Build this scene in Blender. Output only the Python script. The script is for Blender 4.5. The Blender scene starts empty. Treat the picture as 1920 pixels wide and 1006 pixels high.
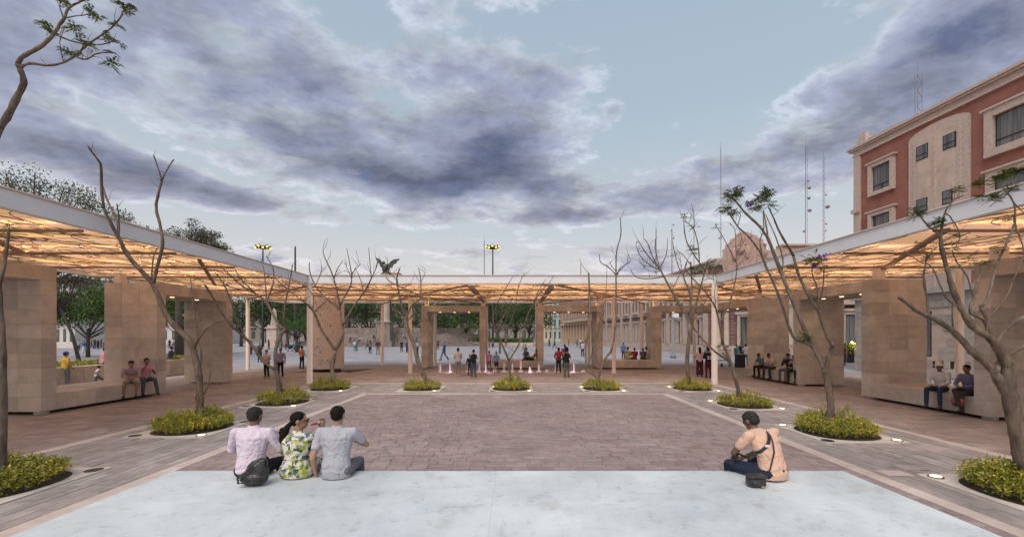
import bpy, bmesh, math, random
import numpy as np
from mathutils import Vector, Matrix
R = math.radians
random.seed(7)
SC = bpy.context.scene
COL = SC.collection
H = 2.35            # eye height of the camera above the plaza
F = 777.0           # focal length in photo pixels
VX, VY = 965.0, 628.0

# ---------------------------------------------------------------- camera
cam_d = bpy.data.cameras.new('camera'); cam = bpy.data.objects.new('camera', cam_d); COL.objects.link(cam)
cam.location = (0, 0, H); cam.rotation_euler = (R(90), 0, 0)
cam_d.sensor_width = 36; cam_d.lens = 36 * F / 1920
cam_d.shift_x = -5 / 1920; cam_d.shift_y = 125 / 1920
cam_d.clip_start = .05; cam_d.clip_end = 3000
SC.camera = cam
SC.view_settings.view_transform = 'Standard'; SC.view_settings.look = 'None'
SC.view_settings.gamma = 1; SC.view_settings.use_curve_mapping = False
SC.view_settings.exposure = 0.0

# ---------------------------------------------------------------- world
W = bpy.data.worlds.new('World'); SC.world = W; W.use_nodes = True
nt = W.node_tree; nt.nodes.clear()
def N(t, **k):
    n = nt.nodes.new(t)
    for a, b in k.items(): setattr(n, a, b)
    return n
def L(a, b): nt.links.new(a, b)
def M_(op, a, b=None, c=None, clamp=False):
    n = N('ShaderNodeMath', operation=op, use_clamp=clamp)
    for i, v in enumerate((a, b, c)):
        if v is None: continue
        if isinstance(v, (int, float)): n.inputs[i].default_value = v
        else: L(v, n.inputs[i])
    return n.outputs[0]
def lin(r, g, b):
    f = lambda c: (c / 255 / 12.92) if c / 255 <= .04045 else ((c / 255 + .055) / 1.055) ** 2.4
    return (f(r), f(g), f(b), 1)
tc = N('ShaderNodeTexCoord'); sp = N('ShaderNodeSeparateXYZ'); L(tc.outputs['Generated'], sp.inputs[0])
dx, dy, dz = sp.outputs
az = M_('ARCTAN2', dx, dy); el = M_('ARCSINE', dz)
zc = M_('ADD', M_('MAXIMUM', dz, 0.0), .16)
cp = N('ShaderNodeCombineXYZ'); L(M_('DIVIDE', dx, zc), cp.inputs[0]); L(M_('DIVIDE', dy, zc), cp.inputs[1])
def noise(vec, scale, detail, rough, dist=0, off=(0, 0, 0), rotz=0, stretch=(1, 1, 1)):
    mp = N('ShaderNodeMapping'); mp.inputs['Location'].default_value = off
    mp.inputs['Rotation'].default_value = (0, 0, rotz); mp.inputs['Scale'].default_value = stretch
    L(vec, mp.inputs[0]); n = N('ShaderNodeTexNoise'); L(mp.outputs[0], n.inputs['Vector'])
    n.inputs['Scale'].default_value = scale; n.inputs['Detail'].default_value = detail
    n.inputs['Roughness'].default_value = rough; n.inputs['Distortion'].default_value = dist
    return n.outputs[0]
def field(dx_, dy_, dz_):
    a = noise(cp.outputs[0], 1.25, 5, .55, .15, (3.1 + dx_, 1.7 + dy_, 0), R(-24), (1.0, 1.5, 1))
    b = noise(cp.outputs[0], 3.6, 9, .62, .15, (7.3 + dx_, dy_, 0), R(-20), (1, 1.35, 1))
    c = noise(tc.outputs['Generated'], 6.6, 9, .61, .12, (1, 5, 2 + dz_), 0, (1, 1, 2.2))
    return M_('ADD', M_('ADD', M_('MULTIPLY', a, 1.0), M_('MULTIPLY', b, 1.3)), M_('MULTIPLY', c, 1.0))
f0 = field(0, 0, 0); f1 = field(-.05, .10, -.09)
relief = M_('MULTIPLY', M_('SUBTRACT', f0, f1), 1.6)
dens = M_('SUBTRACT', f0, 1.66)
# cloud masses placed by direction: photo px centre, half sizes in px, tilt in degrees, amount
BL = [(850, 190, 230, 90, 14, .20), (990, 240, 170, 90, -8, .26), (900, 300, 200, 40, 4, .22), (520, 130, 230, 60, 22, .30), (470, 200, 190, 30, 28, .14),
      (640, 300, 200, 30, 10, .26), (810, 345, 130, 22, 4, .24), (840, 410, 190, 16, 2, .26), (470, 370, 210, 26, 6, .22), (700, 245, 60, 16, 20, -.12),
      (60, 190, 200, 130, 5, .16), (200, 90, 180, 50, 15, .06), (150, 310, 260, 40, 6, .42), (330, 340, 160, 26, 10, .34), (60, 380, 160, 16, 4, .2), (1000, 350, 60, 30, 30, .25), (1790, 100, 210, 110, -18, .36), (1560, 240, 150, 50, -28, .26),
      (1300, 350, 150, 28, -8, .42), (1430, 215, 100, 34, -10, .26), (1270, 230, 45, 16, -28, .42), (1110, 400, 130, 18, 0, .2), (1150, 210, 30, 16, -30, .3),
      (1290, 120, 190, 130, 0, -.55), (1430, 110, 120, 70, -10, -.25), (1700, 150, 170, 110, -15, .12), (1560, 60, 60, 90, -20, .12), (360, 30, 130, 26, 10, -.12), (1010, 40, 150, 40, 0, -.16), (660, 20, 120, 40, 0, -.2),
      (1500, 420, 200, 40, -8, -.35), (470, 430, 280, 30, 3, -.36), (900, 455, 500, 24, 0, -.2), (1150, 300, 80, 40, 0, -.3), (1320, 280, 50, 30, 0, .1),
      (400, 320, 120, 12, 12, -.26), (620, 370, 160, 12, 6, -.28), (230, 235, 120, 10, 22, -.14), (1030, 430, 240, 10, 0, -.2), (1000, 380, 100, 16, 0, -.16), (1620, 130, 50, 60, -20, -.14),
      (1040, 470, 330, 14, 0, .24), (650, 470, 120, 8, 0, .18), (1600, 470, 200, 40, 0, -.1)]
for (px, py, sx, sy, rot, amt) in BL:
    u = (px - VX) / F; v = (VY - py) / F
    a0 = math.atan(u); e0 = math.atan(v / math.sqrt(1 + u * u))
    ka = F * (1 + u * u); ke = F * math.sqrt(1 + u * u) 
    A = M_('MULTIPLY', M_('SUBTRACT', az, a0), ka); E = M_('MULTIPLY', M_('SUBTRACT', el, e0), ke)
    c, s = math.cos(R(rot)), math.sin(R(rot))     # tilt: positive goes down to the right
    P = M_('SUBTRACT', M_('MULTIPLY', A, c / sx), M_('MULTIPLY', E, s / sx))
    Q = M_('ADD', M_('MULTIPLY', A, s / sy), M_('MULTIPLY', E, c / sy))
    r2 = M_('ADD', M_('MULTIPLY', P, P), M_('MULTIPLY', Q, Q))
    g = M_('EXPONENT', M_('MULTIPLY', r2, -.8))
    dens = M_('ADD', dens, M_('MULTIPLY', g, amt))
# clear sky behind the clouds: real sky model, blended with a dusk gradient
sky = N('ShaderNodeTexSky', sky_type='NISHITA'); sky.sun_disc = False
SUN_EL, SUN_ROT = R(52), R(200)
sky.sun_elevation = R(6); sky.sun_rotation = SUN_ROT
def ramp(fac, stops, interp='LINEAR'):
    r = N('ShaderNodeValToRGB'); L(fac, r.inputs[0]); cr = r.color_ramp; cr.interpolation = interp
    while len(cr.elements) < len(stops): cr.elements.new(.5)
    for e, (p, c) in zip(cr.elements, stops): e.position = p; e.color = c
    return r.outputs[0]
grad = ramp(dz, [(0, lin(240, 222, 212)), (.12, lin(230, 223, 221)), (.24, lin(205, 213, 221)), (.45, lin(182, 200, 215)), (1, lin(158, 178, 202))])
def mix(fac, a, b):
    m = N('ShaderNodeMix', data_type='RGBA')
    if isinstance(fac, (int, float)): m.inputs[0].default_value = fac
    else: L(fac, m.inputs[0])
    for s, v in ((6, a), (7, b)):
        if isinstance(v, tuple): m.inputs[s].default_value = v
        else: L(v, m.inputs[s])
    return m.outputs[2]
skb = N('ShaderNodeVectorMath', operation='SCALE'); L(sky.outputs[0], skb.inputs[0]); skb.inputs['Scale'].default_value = .10
clear = mix(.12, grad, skb.outputs[0])
warm = ramp(az, [(0, lin(108, 108, 140)), (1, lin(86, 96, 128))])
m0 = N('ShaderNodeMapRange', interpolation_type='SMOOTHSTEP'); L(dens, m0.inputs[0]); m0.inputs[1].default_value = -.12; m0.inputs[2].default_value = .10
m1 = N('ShaderNodeMapRange', interpolation_type='SMOOTHSTEP'); L(dens, m1.inputs[0]); m1.inputs[1].default_value = .0; m1.inputs[2].default_value = .30
m2 = N('ShaderNodeMapRange', interpolation_type='SMOOTHSTEP'); L(dens, m2.inputs[0]); m2.inputs[1].default_value = .22; m2.inputs[2].default_value = .72
lowf = N('ShaderNodeMapRange'); L(dz, lowf.inputs[0]); lowf.inputs[1].default_value = .06; lowf.inputs[2].default_value = .4
edge = mix(lowf.outputs[0], lin(222, 216, 218), lin(192, 201, 214))
mid = mix(lowf.outputs[0], lin(170, 170, 184), lin(153, 160, 182))
dark = mix(lowf.outputs[0], lin(126, 131, 150), lin(94, 103, 131))
c1 = mix(m0.outputs[0], clear, edge); c2 = mix(m1.outputs[0], c1, mid); c3 = mix(m2.outputs[0], c2, dark)
relm = N('ShaderNodeMapRange'); L(relief, relm.inputs[0]); relm.inputs[1].default_value = -.35; relm.inputs[2].default_value = .35; relm.inputs[3].default_value = .74; relm.inputs[4].default_value = 1.26
relv = M_('ADD', M_('MULTIPLY', M_('SUBTRACT', relm.outputs[0], 1.0), m0.outputs[0]), 1.0)
sc3 = N('ShaderNodeVectorMath', operation='SCALE'); L(c3, sc3.inputs[0]); L(relv, sc3.inputs['Scale']); c3 = sc3.outputs[0]
bg = N('ShaderNodeBackground'); L(c3, bg.inputs[0]); bg.inputs[1].default_value = 1.0
wo = N('ShaderNodeOutputWorld'); L(bg.outputs[0], wo.inputs[0])

# ---------------------------------------------------------------- sun (veiled, very soft: after-sunset glow of the whole sky)
sd = bpy.data.lights.new('sun', 'SUN'); so = bpy.data.objects.new('sun', sd); COL.objects.link(so)
sd.energy = 2.9; sd.angle = R(45); sd.color = (1.0, .90, .80)
so.rotation_euler = Vector((math.sin(SUN_ROT), math.cos(SUN_ROT), math.tan(SUN_EL))).to_track_quat('Z', 'Y').to_euler()

# ---------------------------------------------------------------- materials
MATS = {}
def mat(name, base, rough=.75, base2=None, scale=4, bump=0, bscale=30, metal=0, emit=None, estr=0, objrand=0, spec=.3,
        coords='Object', attr=None, detail=6, pits=0, sss=0, stretch=None, trans=0, coat=0):
    if name in MATS: return MATS[name]
    m = bpy.data.materials.new(name); m.use_nodes = True; t = m.node_tree; b = t.nodes['Principled BSDF']
    def n(ty, **k):
        x = t.nodes.new(ty)
        for a, v in k.items(): setattr(x, a, v)
        return x
    b.inputs['Roughness'].default_value = rough; b.inputs['Metallic'].default_value = metal
    b.inputs['Specular IOR Level'].default_value = spec
    base = tuple(base) + (1,) if len(base) == 3 else base
    tcn = n('ShaderNodeTexCoord'); src = tcn.outputs[coords]
    oi = n('ShaderNodeObjectInfo')
    if objrand or attr:
        add = n('ShaderNodeVectorMath', operation='ADD'); t.links.new(src, add.inputs[0])
        sc = n('ShaderNodeMath', operation='MULTIPLY'); sc.inputs[1].default_value = 37; t.links.new(oi.outputs['Random'], sc.inputs[0])
        t.links.new(sc.outputs[0], add.inputs[1]); src = add.outputs[0]
    if stretch:
        mp = n('ShaderNodeMapping'); mp.inputs['Scale'].default_value = stretch; t.links.new(src, mp.inputs[0]); src = mp.outputs[0]
    colr = None
    if base2 is not None:
        base2 = tuple(base2) + (1,) if len(base2) == 3 else base2
        no = n('ShaderNodeTexNoise'); no.inputs['Scale'].default_value = scale; no.inputs['Detail'].default_value = detail; no.inputs['Roughness'].default_value = .62
        t.links.new(src, no.inputs['Vector'])
        rr = n('ShaderNodeMapRange'); rr.inputs[1].default_value = .34; rr.inputs[2].default_value = .66; t.links.new(no.outputs[0], rr.inputs[0])
        mx = n('ShaderNodeMix', data_type='RGBA'); mx.inputs[6].default_value = base; mx.inputs[7].default_value = base2
        t.links.new(rr.outputs[0], mx.inputs[0]); colr = mx.outputs[2]
    if objrand or attr:
        fr = n('ShaderNodeMath', operation='FRACT')
        if attr:
            an = n('ShaderNodeAttribute', attribute_name=attr); ad = n('ShaderNodeMath', operation='ADD')
            t.links.new(an.outputs['Fac'], ad.inputs[0]); t.links.new(oi.outputs['Random'], ad.inputs[1]); t.links.new(ad.outputs[0], fr.inputs[0])
        else: t.links.new(oi.outputs['Random'], fr.inputs[0])
        hs = n('ShaderNodeHueSaturation'); mr = n('ShaderNodeMapRange'); mr.inputs[3].default_value = 1 - objrand; mr.inputs[4].default_value = 1 + objrand * .8
        t.links.new(fr.outputs[0], mr.inputs[0]); t.links.new(mr.outputs[0], hs.inputs['Value'])
        f2 = n('ShaderNodeMath', operation='MULTIPLY'); f2.inputs[1].default_value = 7.13; t.links.new(fr.outputs[0], f2.inputs[0])
        f3 = n('ShaderNodeMath', operation='FRACT'); t.links.new(f2.outputs[0], f3.inputs[0])
        mr2 = n('ShaderNodeMapRange'); mr2.inputs[3].default_value = 1 - objrand; mr2.inputs[4].default_value = 1 + objrand
        t.links.new(f3.outputs[0], mr2.inputs[0]); t.links.new(mr2.outputs[0], hs.inputs['Saturation'])
        if colr: t.links.new(colr, hs.inputs['Color'])
        else: hs.inputs['Color'].default_value = base
        colr = hs.outputs[0]
    if objrand and bump:
        ge = n('ShaderNodeNewGeometry'); st_ = n('ShaderNodeTexNoise'); st_.inputs['Scale'].default_value = .55; st_.inputs['Detail'].default_value = 9; st_.inputs['Roughness'].default_value = .7
        t.links.new(ge.outputs['Position'], st_.inputs['Vector']); sr = n('ShaderNodeMapRange'); sr.inputs[1].default_value = .35; sr.inputs[2].default_value = .68; sr.inputs[3].default_value = 1.10; sr.inputs[4].default_value = .78
        t.links.new(st_.outputs[0], sr.inputs[0]); sv = n('ShaderNodeVectorMath', operation='SCALE'); t.links.new(colr, sv.inputs[0]); t.links.new(sr.outputs[0], sv.inputs['Scale']); colr = sv.outputs[0]
    if pits:
        vo = n('ShaderNodeTexNoise'); vo.inputs['Scale'].default_value = 26; vo.inputs['Detail'].default_value = 3; t.links.new(src, vo.inputs['Vector'])
        pr = n('ShaderNodeMapRange'); pr.inputs[1].default_value = .68; pr.inputs[2].default_value = .74; t.links.new(vo.outputs[0], pr.inputs[0])
        mx = n('ShaderNodeMix', data_type='RGBA', blend_type='MULTIPLY'); t.links.new(pr.outputs[0], mx.inputs[0])
        mx.inputs[7].default_value = (1 - pits,) * 3 + (1,)
        if colr: t.links.new(colr, mx.inputs[6])
        else: mx.inputs[6].default_value = base
        colr = mx.outputs[2]
    if colr: t.links.new(colr, b.inputs['Base Color'])
    else: b.inputs['Base Color'].default_value = base
    if bump:
        no = n('ShaderNodeTexNoise'); no.inputs['Scale'].default_value = bscale; no.inputs['Detail'].default_value = 5; t.links.new(src, no.inputs['Vector'])
        bn = n('ShaderNodeBump'); bn.inputs['Strength'].default_value = bump; bn.inputs['Distance'].default_value = .02
        t.links.new(no.outputs[0], bn.inputs['Height']); t.links.new(bn.outputs[0], b.inputs['Normal'])
    if emit: b.inputs['Emission Color'].default_value = tuple(emit) + (1,); b.inputs['Emission Strength'].default_value = estr
    if sss: b.inputs['Subsurface Weight'].default_value = sss; b.inputs['Subsurface Radius'].default_value = (.02, .008, .005)
    if trans: b.inputs['Transmission Weight'].default_value = trans; b.inputs['IOR'].default_value = 1.33
    MATS[name] = m; return m

m_paver = mat('red_paver', (.255, .193, .186), .8, (.345, .272, .262), 5, .5, 40, objrand=.13, attr='rnd', spec=.25)
m_gray = mat('grey_paver', (.27, .235, .225), .8, (.37, .325, .312), 4, .5, 40, objrand=.17, attr='rnd', spec=.25)
m_rust = mat('outer_paver', (.27, .215, .195), .8, (.36, .29, .265), 4, .5, 40, objrand=.13, attr='rnd', spec=.25)
m_mortar = mat('mortar', (.30, .25, .23), .9, (.38, .32, .30), 3)
m_border = mat('border_stone', (.46, .37, .33), .7, (.56, .47, .43), 3, .2, 30, objrand=.06)
m_block = mat('quarry_stone', (.43, .37, .32), .85, (.55, .475, .41), 2.2, .35, 55, objrand=.18, pits=.35)
m_stage = mat('painted_stage', (.54, .585, .60), .55, (.63, .665, .675), 1.6, .12, 18, objrand=.015, detail=9)
def stagemat():
    t = m_stage.node_tree; b = t.nodes['Principled BSDF']; old = b.inputs['Base Color'].links[0].from_socket; tcn = t.nodes.new('ShaderNodeTexCoord'); cur = old
    def lay(scale, lo, hi, col, stretch=(1, 1, 1), rot=0, det=8, amt=1.0):
        nonlocal cur
        mp = t.nodes.new('ShaderNodeMapping'); mp.inputs['Scale'].default_value = stretch; mp.inputs['Rotation'].default_value = (0, 0, rot); t.links.new(tcn.outputs['Object'], mp.inputs[0])
        no = t.nodes.new('ShaderNodeTexNoise'); no.inputs['Scale'].default_value = scale; no.inputs['Detail'].default_value = det; no.inputs['Roughness'].default_value = .65; t.links.new(mp.outputs[0], no.inputs['Vector'])
        mr = t.nodes.new('ShaderNodeMapRange'); mr.inputs[1].default_value = lo; mr.inputs[2].default_value = hi; mr.inputs[4].default_value = amt; t.links.new(no.outputs[0], mr.inputs[0])
        mx = t.nodes.new('ShaderNodeMix'); mx.data_type = 'RGBA'; mx.blend_type = 'MULTIPLY'; t.links.new(mr.outputs[0], mx.inputs[0]); t.links.new(cur, mx.inputs[6]); mx.inputs[7].default_value = col; cur = mx.outputs[2]
    lay(.8, .42, .7, (.86, .88, .90, 1)); lay(9, .57, .68, (.74, .71, .66, 1), (1, 1, 1), 0, 10, .8); lay(2.2, .60, .70, (.84, .78, .72, 1), (1, 1, 1), 0, 10, .8); lay(3, .62, .66, (.84, .82, .78, 1), (.35, 3.2, 1), .5, 6, .8); lay(3, .64, .67, (.86, .85, .83, 1), (3.4, .4, 1), -.3, 6, .7); lay(60, .66, .72, (.7, .68, .64, 1), (1, 1, 1), 0, 2, .6)
    t.links.new(cur, b.inputs['Base Color'])
stagemat()
m_kerb = mat('planter_stone', (.52, .45, .40), .7, (.62, .55, .50), 3, .1, 30, objrand=.05)
m_white = mat('white_steel', (.72, .72, .74), .45, (.78, .78, .79), 1.5, spec=.4)
m_cream = mat('cream_steel', (.66, .56, .50), .5, spec=.4)
m_slat = mat('canopy_slat', (1.0, .93, .86), .7, (1.0, .97, .92), 3, attr='rnd', objrand=.16)
def slatmat():
    m = m_slat; t = m.node_tree; b = t.nodes['Principled BSDF']; out = [n for n in t.nodes if n.type == 'OUTPUT_MATERIAL'][0]
    tr = t.nodes.new('ShaderNodeBsdfTranslucent'); mx = t.nodes.new('ShaderNodeMixShader'); mx.inputs[0].default_value = .80
    src0 = b.inputs['Base Color'].links[0].from_socket; an = t.nodes.new('ShaderNodeAttribute'); an.attribute_name = 'rnd'
    rp = t.nodes.new('ShaderNodeValToRGB'); rp.color_ramp.interpolation = 'CONSTANT'; t.links.new(an.outputs['Fac'], rp.inputs[0])
    rp.color_ramp.elements[0].color = (.97, .80, .70, 1); rp.color_ramp.elements[1].color = (1.0, .84, .58, 1); rp.color_ramp.elements[1].position = .62
    mm = t.nodes.new('ShaderNodeMix'); mm.data_type = 'RGBA'; mm.blend_type = 'MULTIPLY'; mm.inputs[0].default_value = 1; t.links.new(src0, mm.inputs[6]); t.links.new(rp.outputs[0], mm.inputs[7]); src = mm.outputs[2]
    t.links.new(src, b.inputs['Base Color']); t.links.new(src, tr.inputs[0])
    t.links.new(b.outputs[0], mx.inputs[1]); t.links.new(tr.outputs[0], mx.inputs[2]); t.links.new(mx.outputs[0], out.inputs[0])
slatmat()
m_latt = mat('lattice_steel', (.24, .17, .13), .6)
m_panel = mat('canopy_panel', (.45, .47, .50), .3)
m_glow = mat('warm_strip', (.9, .7, .4), .5, emit=(1, .70, .30), estr=58)
m_lamp = mat('warm_lamp', (1, .8, .5), .5, emit=(1, .70, .38), estr=4)
m_bark = mat('bark', (.095, .072, .056), .95, (.24, .185, .145), 9, 1.0, 34, stretch=(1, 1, .3), objrand=.12, spec=.1)
m_bark2 = mat('dark_bark', (.07, .055, .045), .9, (.12, .10, .08), 5, .6, 14)
m_leafy = mat('shrub_leaf', (.17, .19, .025), .55, (.38, .33, .035), 5, attr='rnd', objrand=.35, spec=.35)
m_leafgold = mat('golden_leaf', (.62, .42, .06), .55, (.5, .40, .06), 5, attr='rnd', objrand=.25)
m_frond = mat('frond_leaf', (.08, .13, .03), .6, (.22, .26, .05), 5, attr='rnd', objrand=.3)
m_flower = mat('purple_flower', (.17, .10, .32), .7)
m_leafd = mat('park_leaf', (.030, .060, .016), .6, (.075, .11, .03), .6, attr='rnd', objrand=.4)
m_leafg = mat('green_leaf', (.035, .085, .012), .6, (.10, .16, .03), .7, attr='rnd', objrand=.4)
m_leafj = mat('jacaranda_leaf', (.07, .075, .045), .7, (.13, .13, .08), .8, attr='rnd', objrand=.3)
m_soil = mat('soil', (.07, .05, .035), .95, (.04, .03, .02), 12, .5)
m_plaza = None
m_palst = mat('palace_stone', (.42, .33, .28), .85, (.54, .44, .38), 1.2, .3, 8)
m_palbr = mat('palace_masonry', (.13, .06, .055), .9, (.20, .105, .095), 1.5, .3, 8)
m_red = mat('red_plaster', (.235, .10, .078), .9, (.30, .14, .11), 1.3, .15, 20)
m_cant = mat('carved_stone', (.40, .32, .28), .85, (.53, .44, .395), 9, .6, 14, pits=.35)
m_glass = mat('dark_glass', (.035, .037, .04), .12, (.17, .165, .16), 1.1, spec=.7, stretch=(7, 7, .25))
m_frame = mat('window_frame', (.025, .025, .03), .5)
m_dark = mat('dark_metal', (.03, .03, .033), .5)
m_grey = mat('grey_metal', (.20, .22, .25), .5)
m_bronze = mat('bronze', (.045, .045, .04), .5, (.08, .08, .07), 3)
m_pink = mat('perforated_wall', (.60, .52, .48), .8, (.66, .58, .54), 2, .1, 30)
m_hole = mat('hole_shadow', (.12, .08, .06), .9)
m_water = mat('pool_water', (.05, .05, .04), .08, spec=.6)
m_jet = mat('fountain_water', (.85, .72, .80), .25, (.95, .88, .93), 20, .9, 40, emit=(1, .85, .92), estr=.03)  # pink light put into the water colour, with a faint added glow
# ---------------------------------------------------------------- helpers
class MB:
    def __init__(s): s.v = []; s.f = []; s.r = []; s.m = []
    def add(s, vs, fs, r=0.0, mi=0):
        o = len(s.v); s.v += [tuple(p) for p in vs]
        for q in fs: s.f.append([i + o for i in q]); s.r.append(r); s.m.append(mi)
    def box(s, x0, x1, y0, y1, z0, z1, r=0.0, bottom=True, mi=0):
        vs = [(x0, y0, z0), (x1, y0, z0), (x1, y1, z0), (x0, y1, z0), (x0, y0, z1), (x1, y0, z1), (x1, y1, z1), (x0, y1, z1)]
        fs = [(4, 5, 6, 7), (0, 1, 5, 4), (1, 2, 6, 5), (2, 3, 7, 6), (3, 0, 4, 7)]
        if bottom: fs.append((3, 2, 1, 0))
        s.add(vs, fs, r, mi)
    def obox(s, O, ex, ey, a0, a1, b0, b1, z0, z1, r=0.0, mi=0):
        pts = []
        for z in (z0, z1):
            for a, b in ((a0, b0), (a1, b0), (a1, b1), (a0, b1)):
                pts.append((O[0] + ex[0] * a + ey[0] * b, O[1] + ex[1] * a + ey[1] * b, z))
        fs = [(4, 5, 6, 7), (0, 1, 5, 4), (1, 2, 6, 5), (2, 3, 7, 6), (3, 0, 4, 7), (3, 2, 1, 0)]
        s.add(pts, fs, r, mi)
    def tube(s, pts, rad, n=6, cap=True, r=0.0, mi=0):
        pts = [Vector(p) for p in pts]
        if isinstance(rad, (int, float)): rad = [rad] * len(pts)
        vs = []; up = Vector((.13, .31, .94)).normalized(); prev = None
        for i, p in enumerate(pts):
            t = (pts[min(i + 1, len(pts) - 1)] - pts[max(i - 1, 0)])
            t = t.normalized() if t.length > 1e-9 else Vector((0, 0, 1))
            if prev is None: a = t.cross(up if abs(t.dot(up)) < .9 else Vector((1, 0, 0))).normalized()
            else: a = (prev - t * prev.dot(t)).normalized()
            prev = a; b = t.cross(a)
            for k in range(n):
                an = 2 * math.pi * k / n
                vs.append(p + (a * math.cos(an) + b * math.sin(an)) * rad[i])
        fs = []
        for i in range(len(pts) - 1):
            for k in range(n): k2 = (k + 1) % n; fs.append((i * n + k, i * n + k2, (i + 1) * n + k2, (i + 1) * n + k))
        if cap: fs.append(tuple(range(n))[::-1]); fs.append(tuple((len(pts) - 1) * n + k for k in range(n)))
        s.add(vs, fs, r, mi)
    def lathe(s, c, prof, n=16, mi=0, r=0.0, sx=1, sy=1):
        vs = []; 
        for (rr, z) in prof:
            for k in range(n): a = 2 * math.pi * k / n; vs.append((c[0] + sx * rr * math.cos(a), c[1] + sy * rr * math.sin(a), c[2] + z))
        fs = []
        for i in range(len(prof) - 1):
            for k in range(n): k2 = (k + 1) % n; fs.append((i * n + k, i * n + k2, (i + 1) * n + k2, (i + 1) * n + k))
        fs.append(tuple(range(n))[::-1]); fs.append(tuple((len(prof) - 1) * n + k for k in range(n)))
        s.add(vs, fs, r, mi)
    def ell(s, c, rx, ry, rz, n=12, m=8, rot=None, mi=0, r=0.0):
        vs = []
        for i in range(m + 1):
            t = math.pi * i / m
            for k in range(n):
                a = 2 * math.pi * k / n
                p = Vector((rx * math.sin(t) * math.cos(a), ry * math.sin(t) * math.sin(a), -rz * math.cos(t)))
                if rot is not None: p = rot @ p
                vs.append(Vector(c) + p)
        fs = []
        for i in range(m):
            for k in range(n): k2 = (k + 1) % n; fs.append((i * n + k, i * n + k2, (i + 1) * n + k2, (i + 1) * n + k))
        s.add(vs, fs, r, mi)
    def prism(s, poly, z0, z1, r=0.0, mi=0):       # horizontal polygon (ccw) extruded up
        n = len(poly); vs = [(x, y, z0) for x, y in poly] + [(x, y, z1) for x, y in poly]
        fs = [tuple(range(n, 2 * n)), tuple(range(n))[::-1]] + [(i, (i + 1) % n, n + (i + 1) % n, n + i) for i in range(n)]
        s.add(vs, fs, r, mi)
    def vprism(s, O, ex, ey, poly, b0, b1, mi=0):  # polygon in (a, z) of a facade, extruded along ey
        n = len(poly); vs = []
        for b in (b0, b1): vs += [(O[0] + ex[0] * a + ey[0] * b, O[1] + ex[1] * a + ey[1] * b, z) for a, z in poly]
        fs = [tuple(range(n, 2 * n)), tuple(range(n))[::-1]] + [(i, (i + 1) % n, n + (i + 1) % n, n + i) for i in range(n)]
        s.add(vs, fs, 0, mi)
    def mesh(s, name, mats, smooth=False):
        me = bpy.data.meshes.new(name); me.from_pydata(s.v, [], s.f)
        if not isinstance(mats, (list, tuple)): mats = [mats]
        for m in mats: me.materials.append(m)
        if any(s.m): me.polygons.foreach_set('material_index', s.m)
        if any(s.r):
            at = me.attributes.new('rnd', 'FLOAT', 'FACE'); at.data.foreach_set('value', s.r)
        if smooth: me.polygons.foreach_set('use_smooth', [True] * len(me.polygons))
        me.update(); return me
    def build(s, name, mats, parent=None, smooth=False, kind=None):
        return link(name, s.mesh(name, mats, smooth), parent, kind)
def link(name, me, parent=None, kind=None, loc=None, rz=None):
    o = bpy.data.objects.new(name, me); COL.objects.link(o)
    if parent is not None:
        o.parent = parent
        if me is not None and loc is None and parent.type == 'EMPTY':
            o.matrix_parent_inverse = Matrix.Translation(parent.location).inverted()
    if kind: o['kind'] = kind
    if loc is not None: o.location = loc
    if rz is not None: o.rotation_euler[2] = rz
    return o
def tag(o, label, cat, group=None, kind=None):
    o['label'] = label; o['category'] = cat
    if group: o['group'] = group
    if kind: o['kind'] = kind
    return o
def thing(name, label, cat, loc=(0, 0, 0), group=None, kind=None, rz=0):
    o = bpy.data.objects.new(name, None); COL.objects.link(o); o.location = loc; o.rotation_euler[2] = rz
    o.empty_display_size = .2
    return tag(o, label, cat, group, kind)
def bevel_mesh(me, w=.008):
    bm = bmesh.new(); bm.from_mesh(me)
    bmesh.ops.bevel(bm, geom=bm.edges[:], offset=w, segments=1, affect='EDGES', profile=.5)
    bm.to_mesh(me); bm.free(); me.update(); return me
def G(x, y):                       # photo pixel on the ground -> plaza metres
    d = F * H / (y - VY); return ((x - VX) * d / F, d)
def PX(x, y, d):                   # photo pixel at depth d -> world point
    return Vector(((x - VX) * d / F, d, H + (VY - y) * d / F))
def copy_tree(o, parent=None):
    c = o.copy(); COL.objects.link(c)
    if parent is not None: c.parent = parent
    for ch in list(o.children): copy_tree(ch, c)
    return c

# ---------------------------------------------------------------- ground
def plaza_mat():
    m = bpy.data.materials.new('plaza_pavement'); m.use_nodes = True; t = m.node_tree; b = t.nodes['Principled BSDF']
    b.inputs['Roughness'].default_value = .75; b.inputs['Specular IOR Level'].default_value = .3
    tcn = t.nodes.new('ShaderNodeTexCoord'); br = t.nodes.new('ShaderNodeTexBrick')
    t.links.new(tcn.outputs['Object'], br.inputs['Vector'])
    br.inputs['Color1'].default_value = (.26, .25, .27, 1); br.inputs['Color2'].default_value = (.33, .315, .33, 1)
    br.inputs['Mortar'].default_value = (.44, .41, .41, 1); br.inputs['Scale'].default_value = .32
    br.inputs['Mortar Size'].default_value = .018; br.inputs['Brick Width'].default_value = 2.1; br.inputs['Row Height'].default_value = .8
    no = t.nodes.new('ShaderNodeTexNoise'); no.inputs['Scale'].default_value = .9; no.inputs['Detail'].default_value = 9; t.links.new(tcn.outputs['Object'], no.inputs['Vector'])
    hs = t.nodes.new('ShaderNodeHueSaturation'); mr = t.nodes.new('ShaderNodeMapRange'); mr.inputs[1].default_value = .3; mr.inputs[2].default_value = .7
    mr.inputs[3].default_value = .78; mr.inputs[4].default_value = 1.2
    t.links.new(no.outputs[0], mr.inputs[0]); t.links.new(mr.outputs[0], hs.inputs['Value']); t.links.new(br.outputs[0], hs.inputs['Color'])
    t.links.new(hs.outputs[0], b.inputs['Base Color']); return m
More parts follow.
